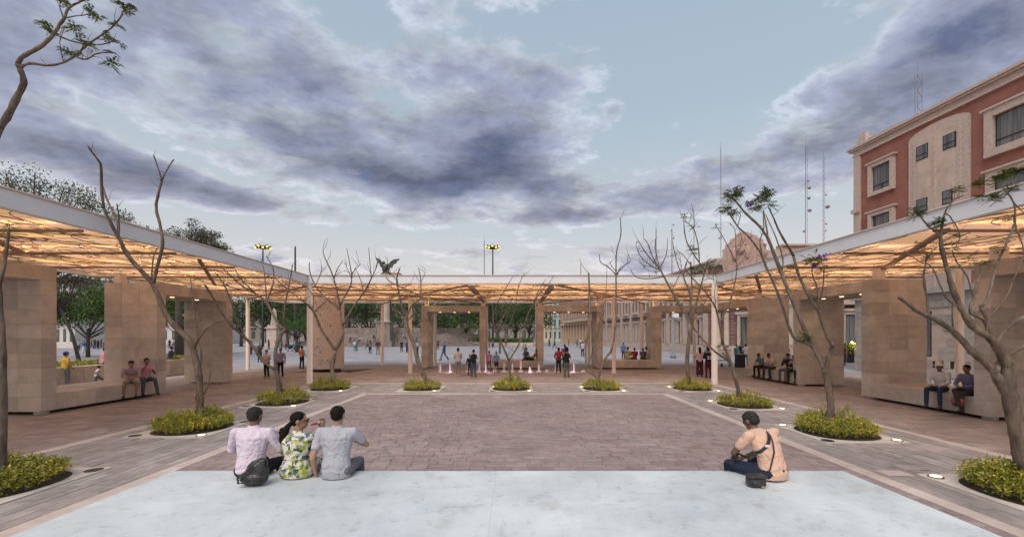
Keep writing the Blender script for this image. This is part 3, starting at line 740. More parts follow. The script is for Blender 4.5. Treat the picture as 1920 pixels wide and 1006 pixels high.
def bed_tree(bed, label, trunk, w, branches, leaves=(), spread=.10, seed=0, leafn=9, flowers=()):
    bx, by = bed; rg = random.Random(seed + 11)
    t = thing('young_tree', label, 'tree', (bx, by, 0), 'young trees in the stone surrounds')
    nodes = []       # (px,py,depth,width)
    def build(pts, w0, w1, d0, drift, name):
        sp_ = smooth([tuple(p) for p in pts]); n = len(sp_); P = []; rad = []
        for i, (x, y) in enumerate(sp_):
            f = i / (n - 1); d = d0 + drift * f; wd = w0 + (w1 - w0) * f
            p = PX(x, y, d); p += Vector((rg.uniform(-1, 1), rg.uniform(-1, 1), 0)) * .004
            P.append(p); rad.append(max(.0035, wd * .41 * d / F * rg.uniform(.86, 1.14))); nodes.append((x, y, d, wd))
        mb = MB(); mb.tube(P, rad, 8 if w0 > 4 else 5); mb.build(name, m_bark, t, True); return P
    p0 = trunk[0]; base = Vector((bx, by, 0)); bpx = (VX + bx * F / by, VY + F * H / by)
    trunk = [(p0[0], bpx[1] + 4)] + list(trunk[0:])
    build(trunk, w[0], w[1], by, 0, 'trunk')
    for br in branches:
        w0, w1, pts = br
        x, y = pts[0]; best = min(nodes, key=lambda q: (q[0] - x) ** 2 + (q[1] - y) ** 2)
        d0 = best[2]; length = sum(math.dist(a, b) for a, b in zip(pts, pts[1:]))
        drift = rg.uniform(-1, 1) * length * by / F * (.35 if spread == .10 else spread)
        build([(best[0], best[1])] + list(pts[1:]), min(w0, best[3] * 1.0), w1, d0, drift, 'branch')
    mb = MB()
    tw = [q for q in nodes if q[3] < 5.5]
    for k in range(int(len(tw) * .22)):
        x, y, d, wd = rg.choice(tw); L_ = rg.uniform(10, 34); a = math.pi / 2 + rg.uniform(-1.1, 1.1); pts = []; cx, cy = x, y; dr = rg.uniform(-.5, .5)
        for i in range(5):
            pts.append(PX(cx, cy, d + dr * i * L_ / 5 * d / F)); cx += math.cos(a) * L_ / 4; cy -= math.sin(a) * L_ / 4; a += rg.uniform(-.35, .35)
        mb.tube(pts, [wd * .16 * d / F, .9 * .5 * d / F, .8 * .5 * d / F, .6 * .5 * d / F, .4 * .5 * d / F], 4)
    if mb.v: mb.build('twigs', m_bark, t, True, 'stuff')
    if leaves:
        mb = MB()
        for (x, y, s) in leaves:
            best = min(nodes, key=lambda q: (q[0] - x) ** 2 + (q[1] - y) ** 2); c = PX(x, y, best[2]); 
            for k in range(int(leafn * s * 2.6)):
                L_ = rg.uniform(10, 20) * best[2] / F * max(.8, s ** .5)
                o = rdir(rg) * rg.random() * 9 * s * best[2] / F
                frond(mb, c + o, Vector((rg.uniform(-1, 1), rg.uniform(-1, 1), rg.uniform(-.3, .7))), L_, rg)
        mb.build('foliage', m_frond, t)
    if flowers:
        mb = MB()
        for (x, y, s) in flowers:
            best = min(nodes, key=lambda q: (q[0] - x) ** 2 + (q[1] - y) ** 2); c = PX(x, y, best[2])
            for k in range(60): leafquad(mb, c + Vector((rg.uniform(-1, 1), rg.uniform(-.6, .6), rg.uniform(-.5, .5))) * 9 * s * best[2] / F, rdir(rg), rdir(rg), 5 * best[2] / F, 3.5 * best[2] / F, 0)
        mb.build('flowers', m_flower, t)
    return t
bed_tree(beds[6], 'tall bare forked tree with two long limbs rising above the left canopy beam', [(376, 790), (375, 755), (374, 720), (372, 700), (366, 670), (357, 640), (335, 618), (312, 590), (297, 555), (287, 533)], (17, 10), [
    (10, 6, [(287, 533), (269, 512), (239, 478), (227, 454), (212, 427), (195, 391)]), (6, 3.5, [(195, 391), (191, 361), (189, 311), (186, 303), (176, 290), (165, 274)]),
    (6, 3.5, [(228, 440), (222, 420), (214, 403), (199, 370), (191, 345)]), (3.5, 2, [(228, 445), (222, 403), (219, 382)]),
    (8, 5, [(287, 533), (292, 510), (300, 481), (305, 454), (300, 421), (293, 391), (296, 367), (303, 340)]), (4, 2.5, [(303, 340), (298, 319), (288, 291)]), (4, 2.5, [(303, 340), (312, 320), (326, 299)]),
    (4, 2, [(284, 527), (287, 484), (296, 464)]), (5, 2.5, [(365, 655), (376, 630), (397, 609), (435, 593)]), (4, 2, [(376, 702), (378, 666), (369, 623), (361, 562), (357, 519)]), (5, 3, [(379, 748), (388, 727), (395, 688)])], seed=1)
bed_tree(beds[5], 'bare twisted tree with a long limb sweeping left, left of the white corner column', [(526, 745), (522, 713), (517, 694)], (13, 9), [
    (7, 4, [(517, 694), (492, 675), (473, 647), (450, 624), (432, 608), (412, 580), (398, 555), (385, 535)]), (4, 2, [(462, 632), (445, 600), (432, 561), (418, 530), (403, 510)]),
    (9, 6, [(516, 691), (517, 656), (527, 627), (537, 616)]), (5, 2, [(536, 618), (533, 595), (535, 567), (541, 540), (546, 513), (548, 496)]),
    (7, 5, [(537, 617), (526, 612), (510, 586), (500, 565)]), (4, 2, [(500, 565), (498, 535), (494, 503), (489, 485)]), (4, 2, [(502, 565), (507, 545), (513, 529), (512, 504), (499, 479)]),
    (4, 2, [(499, 565), (476, 548), (450, 533), (432, 516), (418, 503)]), (3, 1.5, [(480, 551), (457, 529), (441, 506)]), (3, 1.5, [(476, 548), (440, 540), (420, 532)])], seed=2)
bed_tree(beds[0], 'bare candelabra-shaped tree in front of the pink perforated wall', [(626, 712), (623, 691), (629, 656)], (12, 8), [
    (6, 4.5, [(629, 656), (603, 618), (591, 590), (580, 574), (566, 562)]), (3, 1.5, [(566, 562), (545, 547), (527, 532), (515, 520)]), (3, 1.5, [(591, 580), (588, 557), (573, 535)]), (3, 1.5, [(591, 583), (611, 564), (618, 556)]),
    (7, 4.5, [(629, 656), (643, 628), (641, 605), (638, 580)]), (4, 2.5, [(638, 582), (635, 561), (626, 523), (619, 504)]), (3, 1.5, [(619, 504), (607, 478), (606, 468)]), (2.5, 1.5, [(624, 522), (632, 505), (643, 488)]),
    (4, 2, [(637, 580), (610, 557), (591, 535), (581, 510), (580, 492)]), (2, 1.2, [(591, 535), (600, 515), (604, 500)]),
    (5, 3, [(641, 612), (664, 573), (686, 542), (696, 522)]), (3, 1.5, [(696, 522), (694, 497), (691, 465)]), (3, 1.5, [(696, 523), (704, 505), (710, 487)]), (2.5, 1.3, [(676, 550), (676, 525), (668, 505)]),
    (4, 2.5, [(643, 573), (657, 535), (659, 513)]), (2.5, 1.3, [(659, 513), (655, 490), (650, 465)]), (2.5, 1.3, [(658, 516), (666, 505), (677, 494)]), (2, 1.2, [(660, 520), (650, 500), (646, 492)])], seed=3)
bed_tree(beds[1], 'leaning bare tree with snaggy level twigs left of the nearest left portal', [(797, 710), (786, 685), (776, 647), (765, 618), (760, 593)], (11, 7), [
    (5, 2.5, [(760, 593), (752, 567), (746, 540), (744, 520), (750, 503)]), (5, 2, [(763, 600), (773, 570), (787, 561), (789, 529), (785, 503)]), (3, 1.5, [(778, 640), (790, 630), (803, 619)]), (2, 1.2, [(800, 621), (803, 607), (798, 598)]),
    (3, 2, [(760, 593), (738, 580), (733, 562), (750, 545), (768, 532)]), (4, 2, [(764, 560), (795, 559), (814, 569)]), (4, 2, [(789, 557), (764, 543), (729, 526), (722, 510)]), (2, 1, [(744, 526), (735, 515), (728, 500)]), (2, 1, [(789, 529), (795, 517), (798, 508)]),
    (3, 2, [(766, 600), (775, 587), (777, 575), (773, 560)])], leaves=[(732, 515, .35), (765, 555, .3)], seed=4, leafn=5)
bed_tree(beds[2], 'pale slender many-stemmed bare tree in the middle of the front row', [(957, 713), (955, 690), (954, 675)], (6, 5), [
    (4.5, 3.5, [(954, 675), (942, 647), (933, 625), (926, 612)]), (3, 1.5, [(926, 612), (927, 583), (942, 551), (961, 519)]), (3, 1.5, [(929, 615), (942, 596), (954, 573), (962, 557)]), (2.5, 1.3, [(935, 623), (958, 602), (967, 567), (973, 535), (983, 511)]),
    (2.5, 1.3, [(937, 634), (955, 630), (961, 618), (964, 608)]), (4, 2.5, [(954, 672), (977, 637), (988, 593), (1002, 567)]), (3, 1.2, [(1002, 567), (1013, 548), (1030, 530), (1040, 515)]), (2.5, 1.2, [(998, 572), (1010, 545), (1023, 523)])], seed=5)
bed_tree(beds[3], 'bare V-shaped tree with one very tall thin shoot right of the second portal', [(1121, 716), (1122, 708)], (8, 7), [
    (5, 4, [(1122, 708), (1102, 691), (1098, 656), (1105, 600), (1105, 560), (1104, 512)]), (4, 2, [(1105, 691), (1118, 631), (1133, 570)]),
    (6, 5, [(1122, 710), (1127, 691), (1137, 669), (1147, 658)]), (5, 2, [(1147, 658), (1154, 608), (1155, 542), (1155, 515), (1156, 472), (1164, 440), (1163, 408)]),
    (3, 1.4, [(1155, 516), (1140, 500), (1126, 491), (1124, 476)]), (3, 1.4, [(1155, 514), (1168, 500), (1181, 491)]), (2, 1.2, [(1155, 512), (1146, 497), (1143, 488)]), (2.5, 1.2, [(1157, 520), (1164, 503), (1182, 490)]), (2, 1, [(1124, 640), (1130, 600), (1136, 560), (1138, 500)])], leaves=[(1163, 410, .12)], seed=6, leafn=3)
bed_tree(beds[4], 'spreading tree with many fine twigs and sparse leaves by the white right corner column', [(1291, 710), (1288, 682), (1292, 637), (1298, 608)], (11, 8), [
    (6, 4, [(1298, 608), (1280, 580), (1259, 545), (1241, 511), (1235, 500)]), (3, 1.5, [(1238, 506), (1218, 496), (1201, 480), (1192, 459)]), (3, 1.4, [(1236, 503), (1211, 474), (1197, 452), (1193, 458)]), (3, 1.4, [(1238, 505), (1224, 482), (1214, 455), (1206, 448)]),
    (3, 1.4, [(1240, 508), (1231, 480), (1228, 460), (1230, 444)]), (3, 1.4, [(1240, 500), (1249, 478), (1252, 446)]), (3, 1.4, [(1246, 520), (1218, 522), (1193, 519), (1182, 505)]), (2, 1, [(1225, 500), (1208, 498), (1198, 490)]), (2, 1, [(1240, 508), (1226, 510), (1205, 500)]),
    (5, 3, [(1298, 600), (1294, 553), (1282, 519), (1288, 490)]), (3, 1.3, [(1282, 522), (1272, 500), (1264, 470), (1261, 452)]), (5, 3, [(1299, 600), (1297, 536), (1295, 490)]), (2.5, 1.2, [(1295, 500), (1283, 480), (1270, 470)]),
    (5, 3, [(1300, 605), (1303, 578), (1314, 536), (1322, 507)]), (4, 2, [(1322, 508), (1299, 474), (1286, 448), (1282, 413)]), (4, 2, [(1318, 493), (1309, 459), (1300, 428), (1284, 414)]), (2, 1, [(1300, 430), (1303, 415), (1296, 402)]), (2, 1, [(1262, 545), (1278, 500), (1262, 465)]), (2.5, 1.3, [(1298, 605), (1320, 570), (1328, 540)])],
    leaves=[(1296, 470, 1.0), (1284, 404, .5), (1303, 425, .4), (1322, 500, 1.3), (1345, 497, .8), (1305, 508, 1.0), (1330, 520, .7), (1316, 560, .4), (1264, 480, .3), (1200, 470, .2), (1340, 560, .4)], seed=7, leafn=7)
bed_tree(beds[8], 'double-trunked tree with tangled upright twigs just right of the white corner column', [(1385, 739), (1380, 710), (1367, 672), (1356, 645)], (10, 6), [
    (6, 5, [(1383, 735), (1376, 705), (1372, 688), (1364, 672), (1354, 660)]), (6, 3, [(1366, 676), (1341, 659), (1316, 634), (1300, 613), (1285, 592)]), (6, 4, [(1356, 645), (1349, 605), (1342, 577)]), (4, 2, [(1342, 577), (1325, 550), (1300, 523), (1285, 505)]),
    (4, 2, [(1349, 605), (1368, 567), (1379, 523), (1382, 497)]), (3, 1.5, [(1381, 510), (1380, 474), (1378, 432), (1368, 419)]), (3, 1.5, [(1381, 490), (1359, 450), (1350, 435), (1343, 425)]), (2.5, 1.2, [(1380, 474), (1392, 458), (1398, 446)]), (2, 1, [(1342, 577), (1340, 545), (1345, 520)])],
    leaves=[(1342, 425, .35), (1346, 447, .25), (1349, 652, .4), (1336, 575, .3), (1350, 530, .7), (1343, 512, .5), (1395, 460, .3)], seed=8, leafn=6)
bed_tree(beds[9], 'tall leaning tree with long bare limbs topped by feathery leaf tufts', [(1557, 775), (1558, 758), (1551, 712), (1545, 692)], (17, 13), [
    (9, 7, [(1545, 692), (1535, 669), (1522, 647), (1503, 605), (1478, 545), (1465, 511), (1440, 447)]), (6, 3, [(1440, 447), (1424, 424), (1398, 399), (1378, 376), (1364, 367)]),
    (7, 5, [(1522, 648), (1500, 638), (1487, 630), (1475, 599), (1462, 559), (1448, 525), (1435, 497)]), (5, 2.5, [(1435, 497), (1428, 478), (1417, 460), (1400, 440), (1383, 424), (1369, 403), (1355, 385)]),
    (3.5, 2, [(1430, 485), (1425, 453), (1432, 430), (1431, 394)]), (4.5, 2, [(1442, 450), (1436, 420), (1432, 395)]),
    (10, 7, [(1549, 700), (1553, 672), (1561, 650), (1560, 645)]), (8, 6, [(1560, 648), (1551, 631), (1540, 600), (1535, 583), (1518, 558), (1497, 513), (1488, 480)]), (6, 2.5, [(1488, 480), (1463, 437), (1451, 410), (1440, 387)]),
    (3, 2, [(1466, 508), (1468, 486), (1454, 444), (1435, 401)]), (3.5, 2, [(1537, 580), (1543, 535), (1545, 504)]), (3.5, 2, [(1536, 583), (1532, 540), (1522, 510), (1528, 495)]), (2, 1, [(1384, 424), (1388, 405), (1386, 398)])],
    leaves=[(1372, 368, 1.2), (1360, 392, 1.0), (1383, 357, .8), (1378, 398, .7), (1428, 372, 1.3), (1440, 362, 1.0), (1420, 388, 1.0), (1446, 383, .6), (1525, 488, 1.3), (1545, 503, .7), (1556, 512, .4), (1512, 632, 1.4), (1526, 556, .4), (1500, 640, .6)],
    flowers=[(1543, 481, 1.0), (1405, 382, .6), (1528, 497, .6)], seed=9, leafn=12)
bed_tree(beds[10], 'big rough-barked tree with broken limbs leaning in at the right edge', [(1938, 925), (1918, 861), (1907, 810), (1897, 760), (1891, 705), (1889, 676)], (34, 23), [
    (21, 17, [(1897, 752), (1884, 730), (1869, 706), (1862, 692)]), (19, 12, [(1862, 692), (1840, 672), (1822, 658), (1806, 640), (1788, 621)]), (12, 7, [(1788, 621), (1765, 605), (1741, 592), (1718, 582), (1704, 570), (1685, 557)]),
    (14, 12, [(1866, 695), (1874, 680), (1883, 668)]), (12, 10, [(1883, 668), (1900, 658), (1925, 647), (1950, 640)]), (20, 15, [(1889, 690), (1876, 660), (1863, 641), (1849, 628)]), (15, 9, [(1849, 628), (1830, 617), (1819, 607), (1802, 577), (1786, 540), (1779, 515), (1774, 500)]),
    (9, 6, [(1774, 507), (1766, 468), (1763, 445), (1756, 434)]), (5, 2.5, [(1756, 434), (1738, 421), (1722, 398)]), (5, 2.5, [(1764, 448), (1767, 419), (1774, 393), (1789, 375), (1805, 367)]), (3, 1.5, [(1770, 400), (1783, 408), (1796, 430), (1799, 450), (1790, 465)]),
    (8, 5, [(1862, 640), (1845, 600), (1822, 588), (1819, 575), (1826, 560), (1821, 540)]), (7, 5, [(1826, 585), (1848, 567), (1856, 545), (1862, 520), (1872, 489)]), (5, 3, [(1872, 489), (1892, 445), (1902, 419), (1903, 398), (1898, 375), (1882, 354)]), (4, 2.5, [(1902, 420), (1910, 440), (1919, 468), (1922, 500)]),
    (11, 9, [(1869, 640), (1880, 625), (1897, 607), (1920, 594), (1950, 580)]), (4, 2.5, [(1788, 618), (1785, 591), (1787, 565)]), (5, 3, [(1739, 590), (1738, 560), (1732, 520), (1738, 481)]), (3, 1.5, [(1737, 485), (1748, 470), (1761, 460)]),
    (4, 2, [(1800, 580), (1774, 558), (1748, 502), (1727, 491), (1701, 476)]), (4, 2, [(1821, 560), (1815, 522), (1794, 491), (1785, 470)]), (4, 2, [(1824, 560), (1831, 532), (1846, 499)]), (6, 4, [(1849, 628), (1850, 600), (1838, 575), (1845, 570)]), (4, 2, [(1862, 600), (1885, 560), (1910, 500), (1925, 470)]), (3, 1.5, [(1898, 378), (1915, 395), (1930, 400)])],
    leaves=[(1722, 400, .8), (1712, 392, .4), (1795, 357, .7), (1755, 420, .9), (1762, 412, .5), (1838, 345, .9), (1880, 332, 1.2), (1905, 322, 1.0), (1868, 370, 1.0), (1895, 355, .8), (1850, 495, .6), (1735, 465, .5), (1788, 440, .4), (1870, 470, .5), (1785, 465, .4), (1836, 370, .5), (1738, 480, .4), (1820, 490, .4), (1892, 412, .4)],
    seed=10, leafn=12, spread=.12)
bed_tree(beds[7], 'tree leaning out of the left edge with a curving leafy limb high in the sky', [(3, 900), (4, 760), (3, 640), (-8, 520), (-28, 420), (-25, 320), (0, 238)], (17, 13), [
    (13, 10, [(0, 238), (16, 214), (34, 178), (45, 155), (40, 135), (34, 122)]), (9, 6, [(34, 122), (41, 108), (72, 90), (96, 70), (111, 47), (121, 34)]), (5, 3, [(121, 34), (129, 15), (152, 3), (165, -4)]),
    (6, 4, [(36, 126), (57, 119), (90, 123), (119, 117), (145, 103)]), (4, 3, [(145, 103), (165, 83), (196, 62), (217, 44), (230, 26)]), (4, 2.5, [(143, 106), (160, 111), (183, 100), (214, 99)]), (4, 2, [(103, 63), (145, 80), (191, 83), (214, 75)]),
    (3, 2, [(120, 34), (145, 30), (171, 26)]), (3, 1.5, [(118, 36), (112, 13), (114, 4)]), (2, 1.2, [(119, 115), (112, 80), (122, 50)]), (2.5, 1.5, [(150, 103), (158, 85), (170, 78)]), (2, 1.2, [(158, 105), (180, 106), (200, 116)]),
    (7, 4, [(3, 560), (8, 500), (14, 450), (18, 430)])],
    leaves=[(85, 47, .8), (97, 58, .8), (118, 6, .8), (172, 22, .8), (183, 33, .7), (234, 12, 1.0), (242, 20, .6), (218, 46, .5), (137, 52, .8), (146, 60, .5), (155, 76, .7), (195, 68, .8), (224, 80, .6), (125, 98, .6), (150, 100, .6), (207, 117, .9), (213, 98, .4), (172, 88, .4), (162, 2, .5), (16, 428, .8), (10, 445, .4), (8, 470, .3)],
    seed=12, leafn=6, spread=.12)

# ---------------------------------------------------------------- big background trees
def crown_tree(name, label, x, y, h, r, trunk_r, m_leaf, n, seed, group=None, flat=.8, leaf=.28, lean=0, z0=.3, nclump=26, barkm=None, hang=0, rand_h=.0, cat='tree', cs=1.0):
    rg = random.Random(seed); t = thing(name, label, cat, (x, y, 0), group); barkm = barkm or m_bark2
    zb = h * z0; mb = MB(); ph = h - r * flat
    top = Vector((x + lean, y, max(zb, ph * .62)))
    mb.tube([(x, y, -.02), (x + lean * .3, y, zb * .5), (x + lean * .8, y, zb), top], [trunk_r * 1.25, trunk_r, trunk_r * .85, trunk_r * .6], 8)
    mb.build('trunk', barkm, t, True)
    fb = MB(); lb = MB(); cl = []
    cz = h - r * flat
    for k in range(nclump):
        d = rdir(rg, -.45); q = rg.uniform(.45, 1.0); c = Vector((x + lean + d.x * r * q, y + d.y * r * q, cz + d.z * r * flat * q)); cl.append(c)
        if k < (12 if cs == 1 else 40):
            s = Vector((x + lean * .8, y, zb * rg.uniform(.8, 1.0))); m = (s + c) / 2 + Vector((rg.uniform(-.5, .5), rg.uniform(-.5, .5), -.2)) * r * .15
            lb.tube([s, m, c], [trunk_r * .5, trunk_r * .28, trunk_r * .1], 5)
    lb.build('limbs', barkm, t, True)
    per = n // nclump; rr_ = []
    for c in cl:
        cr = r * rg.uniform(.28, .46) * cs; sh = rg.random() * .5
        for i in range(per):
            d = rdir(rg); p = c + Vector((d.x, d.y, d.z * .72)) * cr * (rg.random() ** .45)
            ll = leaf * rg.uniform(.6, 1.4); leafquad(fb, p, rdir(rg) - Vector((0, 0, hang)), rdir(rg), ll, ll * .6, (sh + rg.random() * .5))
    fb.build('crown', m_leaf, t); return t
# park trees behind the square
rg = random.Random(21)
for i in range(11):
    X = -4 + i * 1.0
pk = [(812, 96, 12, 6.0), (842, 101, 13, 6.4), (872, 96, 12.5, 6.2), (905, 101, 13.5, 6.6), (935, 96, 12.5, 6.2), (965, 101, 13, 6.3), (990, 97, 11.5, 5.2)]
plab = ['at the left end of the raised bed', 'second from the left in the raised bed', 'third in the raised bed, above the walking man', 'in the middle of the raised bed', 'behind the right leg of the left portal', 'behind the many-stemmed bare tree', 'at the right end of the raised bed, beside the pale buildings']
for k, (px, d, h, r) in enumerate(pk):
    crown_tree('park_tree', 'dark green park tree ' + plab[k], (px - VX) * d / F, d, h, r, .28, m_leafd, 4200, 40 + k, 'park trees beyond the square', .95, .36, rg.uniform(-.8, .8), .26, 26)
pk2 = [(452, 88, 12, 6.2, 'left of the white edge column'), (500, 92, 13, 6.4, 'behind the obelisk pedestal'), (540, 90, 12, 6, 'behind the dark lamp mast'), (575, 96, 12.5, 6.2, 'just left of the perforated wall'), (655, 104, 13.5, 6.2, 'right of the perforated wall'), (692, 107, 13, 6, 'left of the eagle column'), (762, 107, 13, 6.2, 'right of the eagle column'), (600, 104, 13, 5, 'hidden mostly behind the perforated wall')]
for k, (px, d, h, r, lab) in enumerate(pk2):
    crown_tree('park_tree', 'dark green park tree ' + lab, (px - VX) * d / F, d, h, r, .28, m_leafd, 4200, 60 + k, 'park trees beyond the square', .95, .36, rg.uniform(-.8, .8), .26, 24)
crown_tree('round_tree', 'small bright green clipped round tree beside the dark mast', -30.5 * 1.0, 58 * 1.0, 5.2, 2.4, .2, m_leafg, 3000, 71, None, .7, .2, 0, .4, 16)
crown_tree('laurel_tree', 'large dense green tree seen between the left wall slabs', (165 - VX) * 45 / F, 45, 7.7, 4.4, .16, m_leafg, 19000, 72, None, .62, .22, 0, .3, 60)
crown_tree('laurel_tree', 'green tree seen through the left lintel opening', (345 - VX) * 50 / F, 50, 8.0, 3.6, .15, m_leafg, 9000, 73, None, .8, .24, 0, .3, 40)
crown_tree('jacaranda_tree', 'feathery brownish jacaranda rising behind the canopy at the far left', (75 - VX) * 30 / F, 30, 13.9, 6.0, .3, m_leafj, 11000, 74, 'jacarandas behind the left canopy', .42, .13, -1, .45, 85, m_bark2, 0, cs=.42)
crown_tree('jacaranda_tree', 'rounder green jacaranda behind the left canopy beam', (335 - VX) * 42 / F, 42, 13.9, 4.3, .3, m_leafj, 15000, 75, 'jacarandas behind the left canopy', .70, .16, 0, .5, 80, m_bark2, .2, cs=.5)
crown_tree('jacaranda_tree', 'low-branched jacaranda seen under the left canopy edge', (150 - VX) * 34 / F, 34, 8.2, 4.6, .11, m_leafj, 9000, 76, 'jacarandas behind the left canopy', .26, .15, -2.2, .6, 45, m_bark2, 0, cs=.45)

# raised park bed with hedge
def cpx(px, d): return (px - VX) * d / F
t = thing('park_planter', 'long low pale stone retaining wall with a hedge in front of the park trees', 'planter', (cpx(895, 91), 92, 0))
mb = MB()
for i in range(16):
    a = cpx(792, 91) + (cpx(1000, 91) - cpx(792, 91)) * i / 16; b = cpx(792, 91) + (cpx(1000, 91) - cpx(792, 91)) * (i + 1) / 16
    w_ = MB(); w_.box(a + .02, b - .02, 91, 91.5, 0, .75); w_.build('wall_stone', m_palst, t)
hb_ = MB(); rg = random.Random(5)
for k in range(5200):
    p = (rg.uniform(cpx(792, 91), cpx(1000, 91)), rg.uniform(91.5, 94), .7 + rg.random() * .9); leafquad(hb_, p, rdir(rg), rdir(rg), .35, .2, rg.random())
hb_.build('hedge', m_leafg, t, kind='stuff')

m_steps = mat('monument_stone', (.20, .165, .15), .9, (.30, .25, .22), .9, .3, 6, objrand=.1)
ex = thing('monument_steps', 'wide stone steps and curved parapet of the monument behind the square', 'steps', (cpx(722, 86), 88, 0))
CX, CY = cpx(722, 86), 100.0
for k in range(9):
    r0 = 20.5 - k * .75; z = .32 * (k + 1); mb = MB(); n = 30; pts = []
    # ring sector slab facing the camera
    a0, a1 = R(196), R(344)
    vs = []; 
    for i in range(n + 1):
        a = a0 + (a1 - a0) * i / n
        for rr_, zz in ((r0, 0), (r0, z), (r0 - .78, z)): vs.append((CX + rr_ * 1.25 * math.cos(a), CY + rr_ * .72 * math.sin(a), zz))
    fs = []
    for i in range(n):
        o = i * 3; fs += [(o, o + 3, o + 4, o + 1), (o + 1, o + 4, o + 5, o + 2)]
    mb.add(vs, fs); mb.build('step', m_steps, ex)
for sgn, r0, z0, z1 in ((0, 13.6, 2.9, 4.0),):
    n = 26; a0, a1 = R(200), R(340); step_ = (a1 - a0) / n
    for i in range(n):
        a = a0 + step_ * i; b = a + step_ * .96; mb = MB()
        pl = [(CX + r * 1.25 * math.cos(c), CY + r * .72 * math.sin(c)) for r, c in ((r0, a), (r0, b), (r0 - .6, b), (r0 - .6, a))]
        if sgn and i % 2: continue
        mb.prism(pl[::-1] if False else pl, z0 - .02, z1); mb.build('parapet_stone', m_steps, ex)
# column with eagle
ec = thing('monument_column', 'tall stone column carrying a dark eagle with raised wings', 'column', (CX, 86, 0))
mb = MB(); mb.box(CX - 1.3, CX + 1.3, 84.9, 87.5, 0, 4.9); mb.box(CX - 1.5, CX + 1.5, 84.7, 87.7, 4.9, 5.2); mb.box(CX - 1.9, CX + 1.9, 84.3, 88.1, 0, 1.2); mb.build('pedestal', m_steps, ec)
mb = MB(); mb.lathe((CX, 86.2, 4.7), [(1.15, 0), (1.15, .4), (.95, .6), (.9, 1), (.8, 8.1), (.85, 8.2), (1.05, 8.8)], 24); mb.build('shaft', m_palst, ec, True)
mb = MB(); mb.box(CX - 1.2, CX + 1.2, 85.0, 87.4, 13.5, 13.95); mb.box(CX - .9, CX + .9, 85.3, 87.1, 13.95, 15.0); mb.build('capital', m_palst, ec)
eg = thing('eagle_statue', 'dark bronze eagle statue with both wings raised on top of the column', 'statue', (CX, 86.2, 15))
mb = MB(); RX = Matrix.Rotation(R(25), 3, 'Y')
mb.ell((CX, 86.2, 16.3), .5, .5, 1.0, 12, 8, RX); mb.ell((CX - .25, 86.0, 17.35), .27, .34, .36); mb.tube([(CX - .3, 85.8, 17.4), (CX - .55, 85.7, 17.35), (CX - .72, 85.7, 17.15)], [.15, .1, .02], 6)
mb.tube([(CX + .2, 86.3, 15.8), (CX + .7, 86.4, 15.2), (CX + 1.1, 86.5, 14.8)], [.3, .32, .1], 6); mb.tube([(CX - .2, 86.1, 15.8), (CX - .25, 86, 15.0)], [.16, .12], 6); mb.tube([(CX + .25, 86.1, 15.8), (CX + .25, 86, 15.0)], [.16, .12], 6)
mb.tube([(CX - .9, 86, 15.1), (CX - .4, 85.9, 15.25), (CX + .5, 85.9, 15.1), (CX + .9, 86, 15.4)], [.08, .16, .16, .07], 6)
mb.build('body', m_bronze, eg, True)
def wing(sgn, span_, rise_):
    mb = MB(); rx, rz_ = CX + .25 * sgn, 16.6; up_ = []; lo = []
    for i in range(8):
        f = i / 7; up_.append((sgn * span_ * f, rise_ * f + .55 * math.sin(math.pi * min(1, f * 1.1)))); w_ = 1.25 * (1 - f) ** .8 + .30 * math.sin(math.pi * f) + .03
        lo.append((sgn * (span_ * f + .12 * (i % 2)), up_[-1][1] - w_ - (.22 if i % 2 else 0)))
    for i in range(7):
        q = [up_[i], up_[i + 1], lo[i + 1], lo[i]]; vs = [(rx + x_, 86.15 + .1 * abs(x_) + o_, rz_ + z_) for o_ in (0, .14) for x_, z_ in q]
        mb.add(vs, [(0, 1, 2, 3), (7, 6, 5, 4), (0, 4, 5, 1), (2, 6, 7, 3), (1, 5, 6, 2), (3, 7, 4, 0)])
    mb.build('wing', m_bronze, eg)
wing(-1, 1.75, 1.95); wing(1, 2.5, 1.75)
# obelisk-like pedestal
ob = thing('stone_pedestal', 'pale stone pedestal with stepped base and tapering top left of the perforated wall', 'pedestal', (cpx(514, 80), 80, 0))
bx_ = cpx(514, 80); mb = MB()
for (w, z0, z1) in ((1.2, 0, .9), (.95, .9, 3.6), (1.15, 3.6, 3.9), (.85, 3.9, 4.3)): mb.box(bx_ - w, bx_ + w, 80 - w, 80 + w, z0, z1)
mb.build('base', m_palst, ob); mb = MB(); mb.lathe((bx_, 80, 4.3), [(.75, 0), (.6, .8), (.45, 2.6), (.05, 3.3)], 4); mb.build('top', m_palst, ob)

# floodlight masts
def mast(px, d, ytop, lab, ring=True):
    x = cpx(px, d); zt = H + (VY - ytop) * d / F
    t = thing('floodlight_mast', lab, 'light mast', (x, d, 0), 'tall lamp masts of the square')
    mb = MB(); mb.lathe((x, d, 0), [(.28, 0), (.24, 1), (.12, zt)], 12); mb.build('pole', m_dark, t, True)
    if ring:
        mb = MB(); mb.lathe((x, d, zt - .1), [(.3, 0), (1.35, .35), (1.35, .5), (.3, .62)], 20); mb.build('head', m_dark, t)
        hm = MB(); hm.lathe((0, 0, 0), [(.10, .0), (.24, .3), (.24, .36)], 10); hm = hm.mesh('lamp_housing', m_bronze)
        lens = MB(); lens.lathe((0, 0, 0), [(.22, -.04), (.22, 0)], 10); lens = lens.mesh('lens', m_lampy)
        for k in range(12):
            a = 2 * math.pi * k / 12; 
            o = link('lamp', lens, t); o.matrix_parent_inverse = Matrix(); o.location = (1.45 * math.cos(a), 1.45 * math.sin(a), zt + .05 + .25 * (k % 2)); o.rotation_euler = (R(-50) * math.sin(a) * -1, R(50) * math.cos(a) * -1, 0)
            o2 = link('lamp_housing', hm, o); o2.location = (0, 0, 0)
    return t
